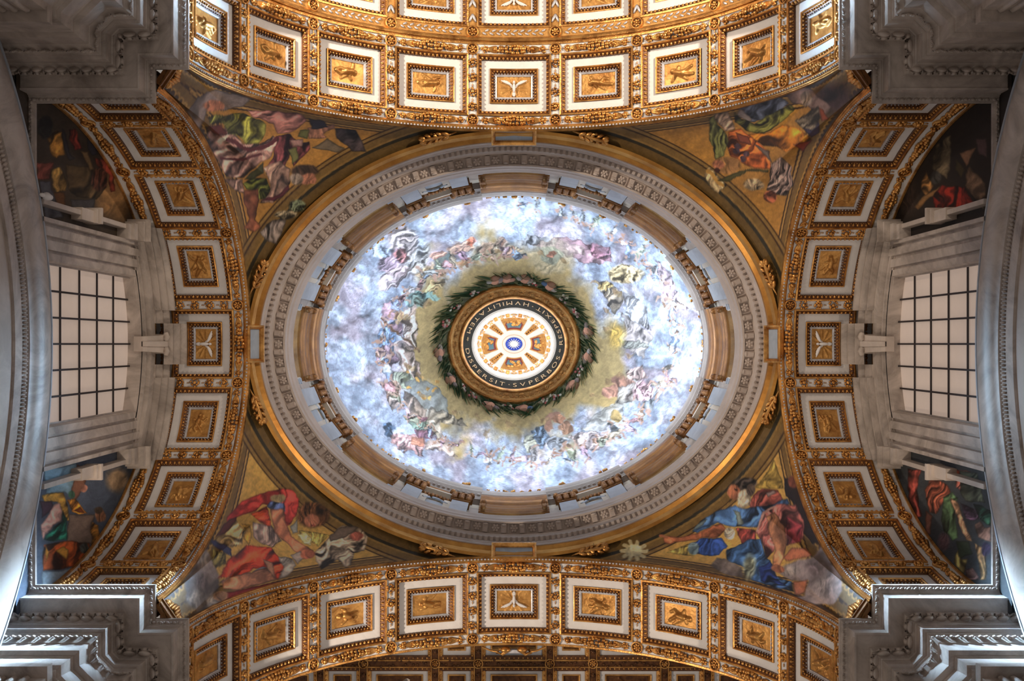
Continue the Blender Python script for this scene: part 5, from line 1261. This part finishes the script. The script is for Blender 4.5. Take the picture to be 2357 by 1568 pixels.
# ---------------------------------------------------------------- far coffered vault behind the bottom arch
far = thing('coffered_vault', 'distant dim coffered vault glimpsed beyond the bottom arch', 'vault', 'vaults beyond the arches', 'structure')
FZ = 36.2
flat = lambda cx, cy: (lambda P: np.stack([P[:, 0] + cx, P[:, 1] + cy, FZ - P[:, 2]], 1))
mb = MB(); mb.add([(-13, 8.5, FZ + .35), (13, 8.5, FZ + .35), (13, 17, FZ + .35), (-13, 17, FZ + .35)], [(0, 1, 2, 3)]); mb.build('vault_shell', [UMBER], far)
cols_ = []
x = 0; 
for i in range(-6, 7): cols_.append((i * 2.085, 1.02 if i % 2 == 0 else .50))
for cy, hy in ((10.50, .86), (12.75, .86)):
    for i, (cx, hx) in enumerate(cols_):
        if abs(cx) > 11.5: continue
        rnd = random.Random(int(cx * 10) + int(cy)); fn = flat(cx, cy); mb = MB()
        frame(mb, hx + .16, hy + .16, [(0, 0), (0, .05), (.03, .05), (.05, 0), (.14, -.06), (.16, -.14)], 0, 1); rows(mb, hx + .16, hy + .16, .09, -.01, .16, (.04, .045, .03), 0, 0)
        c = mb.build('coffer', [GOLD], far, fn)
        mb = MB(); frame(mb, hx, hy, [(0, -.14), (.17, -.14)], 0, 1); mb.build('white_border', [WHITE], c, fn)
        mb = MB(); frame(mb, hx - .17, hy - .17, [(0, -.14), (0, -.1), (.05, -.12), (.10, -.25)], 0, 1); mb.build('inner_frame', [GOLD], c, fn)
        relief_mb(hx - .27, hy - .27, rnd).build('relief', [UMBER], c, shift(fn, 0, 0, -.25))
        for s in (1,):
            mb = MB(); xx = cx + 1.34 if i % 2 else cx + (2.085 - .50 + 1.02) / 2 + .0
    for a, b in zip(cols_[:-1], cols_[1:]):
        xm = (a[0] + a[1] + b[0] - b[1]) / 2
        mb = MB(); box(mb, (xm, cy, FZ + .02), (b[0] - b[1] - a[0] - a[1] - .32, 2 * hy, .04), 0)
        for k in range(5): fruit_bunch(mb, xm, cy - .7 + k * .35, R, .07, 5)
        V = mb.V; mb.V = [v if j == 0 else np.stack([v[:, 0], v[:, 1], FZ - v[:, 2]], 1) for j, v in enumerate(V)]; mb.build('rib', [UMBER], far)
rb = MB(); box(rb, (0, 11.62, FZ + .02), (24, .56, .05)); 
for k in range(150): ball(rb, (-11 + k * .147, 11.62 + R.uniform(-.12, .12), FZ - .03), (.06, .05, .04), 0, 0)
rb.build('garland_band', [UMBER], far)
for a, b in zip(cols_[:-1], cols_[1:]):
    xm = (a[0] + a[1] + b[0] - b[1]) / 2; rosette_mb(R).build('rosette', [GOLD, UMBER], far, flat(xm, 11.62))

# gilded crest and stucco angels on the outer face of the bottom arch
cr = bpy.data.objects.new('crest', None); COL.objects.link(cr); cr.parent = bottom_arch
for s in (-1, 1):
    mb = MB(); ball(mb, (s * .26, 9.44, 30.74), (.16, .10, .14), 0, 2); tube(mb, [(s * .12, 9.42, 30.7), (s * .36, 9.56, 30.66), (s * .52, 9.55, 30.78), (s * .44, 9.44, 30.84)], .05); tube(mb, [(s * .5, 9.52, 30.76), (s * .72, 9.50, 30.84), (s * .98, 9.40, 30.86)], .03); mb.build('volute', [GOLD], cr)
mb = MB(); box(mb, (0, 9.5, 30.8), (.5, .10, .14)); mb.build('bar', [SILVER], cr)
def stucco(sx, lb, wing, cloth):
    root = thing('stucco_angel', lb, 'statue', 'stucco angels behind the bottom arch')
    c = np.array((sx * (4.0 if sx < 0 else 4.4), 9.95 if sx < 0 else 10.25, 29.5))
    mb = MB(); nu, nv = 24, 16; A = []
    for i in range(nu):
        for j in range(nv):
            a, b = i / (nu - 1), j / (nv - 1); A.append((c[0] - sx * (-.35 + 1.25 * a * (1 - .35 * b)), c[1] + .10 + .75 * b * (1.1 - .7 * a) + .06 * math.sin(a * 22 + b * 3) * b, c[2] + .35 - 1.0 * (1 - a) - .25 * b + .16 * math.cos(a * 21 + b * 4)))
    mb.add(A, gridF(nu, nv), 0, True); mb.build('drapery', [cloth], root)
    mb = MB()
    for k in range(8): tube(mb, [c + np.array((sx * .3, .30 + .07 * k, -.4)), c + np.array((sx * (1.2 + .05 * k), .35 + .10 * k, -.9)), c + np.array((sx * (2.2 - .08 * k), .40 + .13 * k, -1.7))], [.09, .10, .03], 0, 6)
    mb.build('wing', [wing], root)
    mb = MB(); tube(mb, [c + np.array((sx * .5, .45, -.6)), c + np.array((sx * .1, .55, -.2)), c + np.array((-sx * .2, .6, .0)), c + np.array((-sx * .42, .62, .08))], [.30, .27, .16, .10], 0, 10); ball(mb, c + np.array((-sx * .55, .64, .12)), (.20, .19, .22), 0, 2); mb.build('body', [cloth], root)
stucco(-1, 'stucco angel with gilded wing behind the left part of the bottom arch', GOLDP, MARBW)
stucco(1, 'stucco angel with pale wing behind the right part of the bottom arch', MARBW, MARBW)
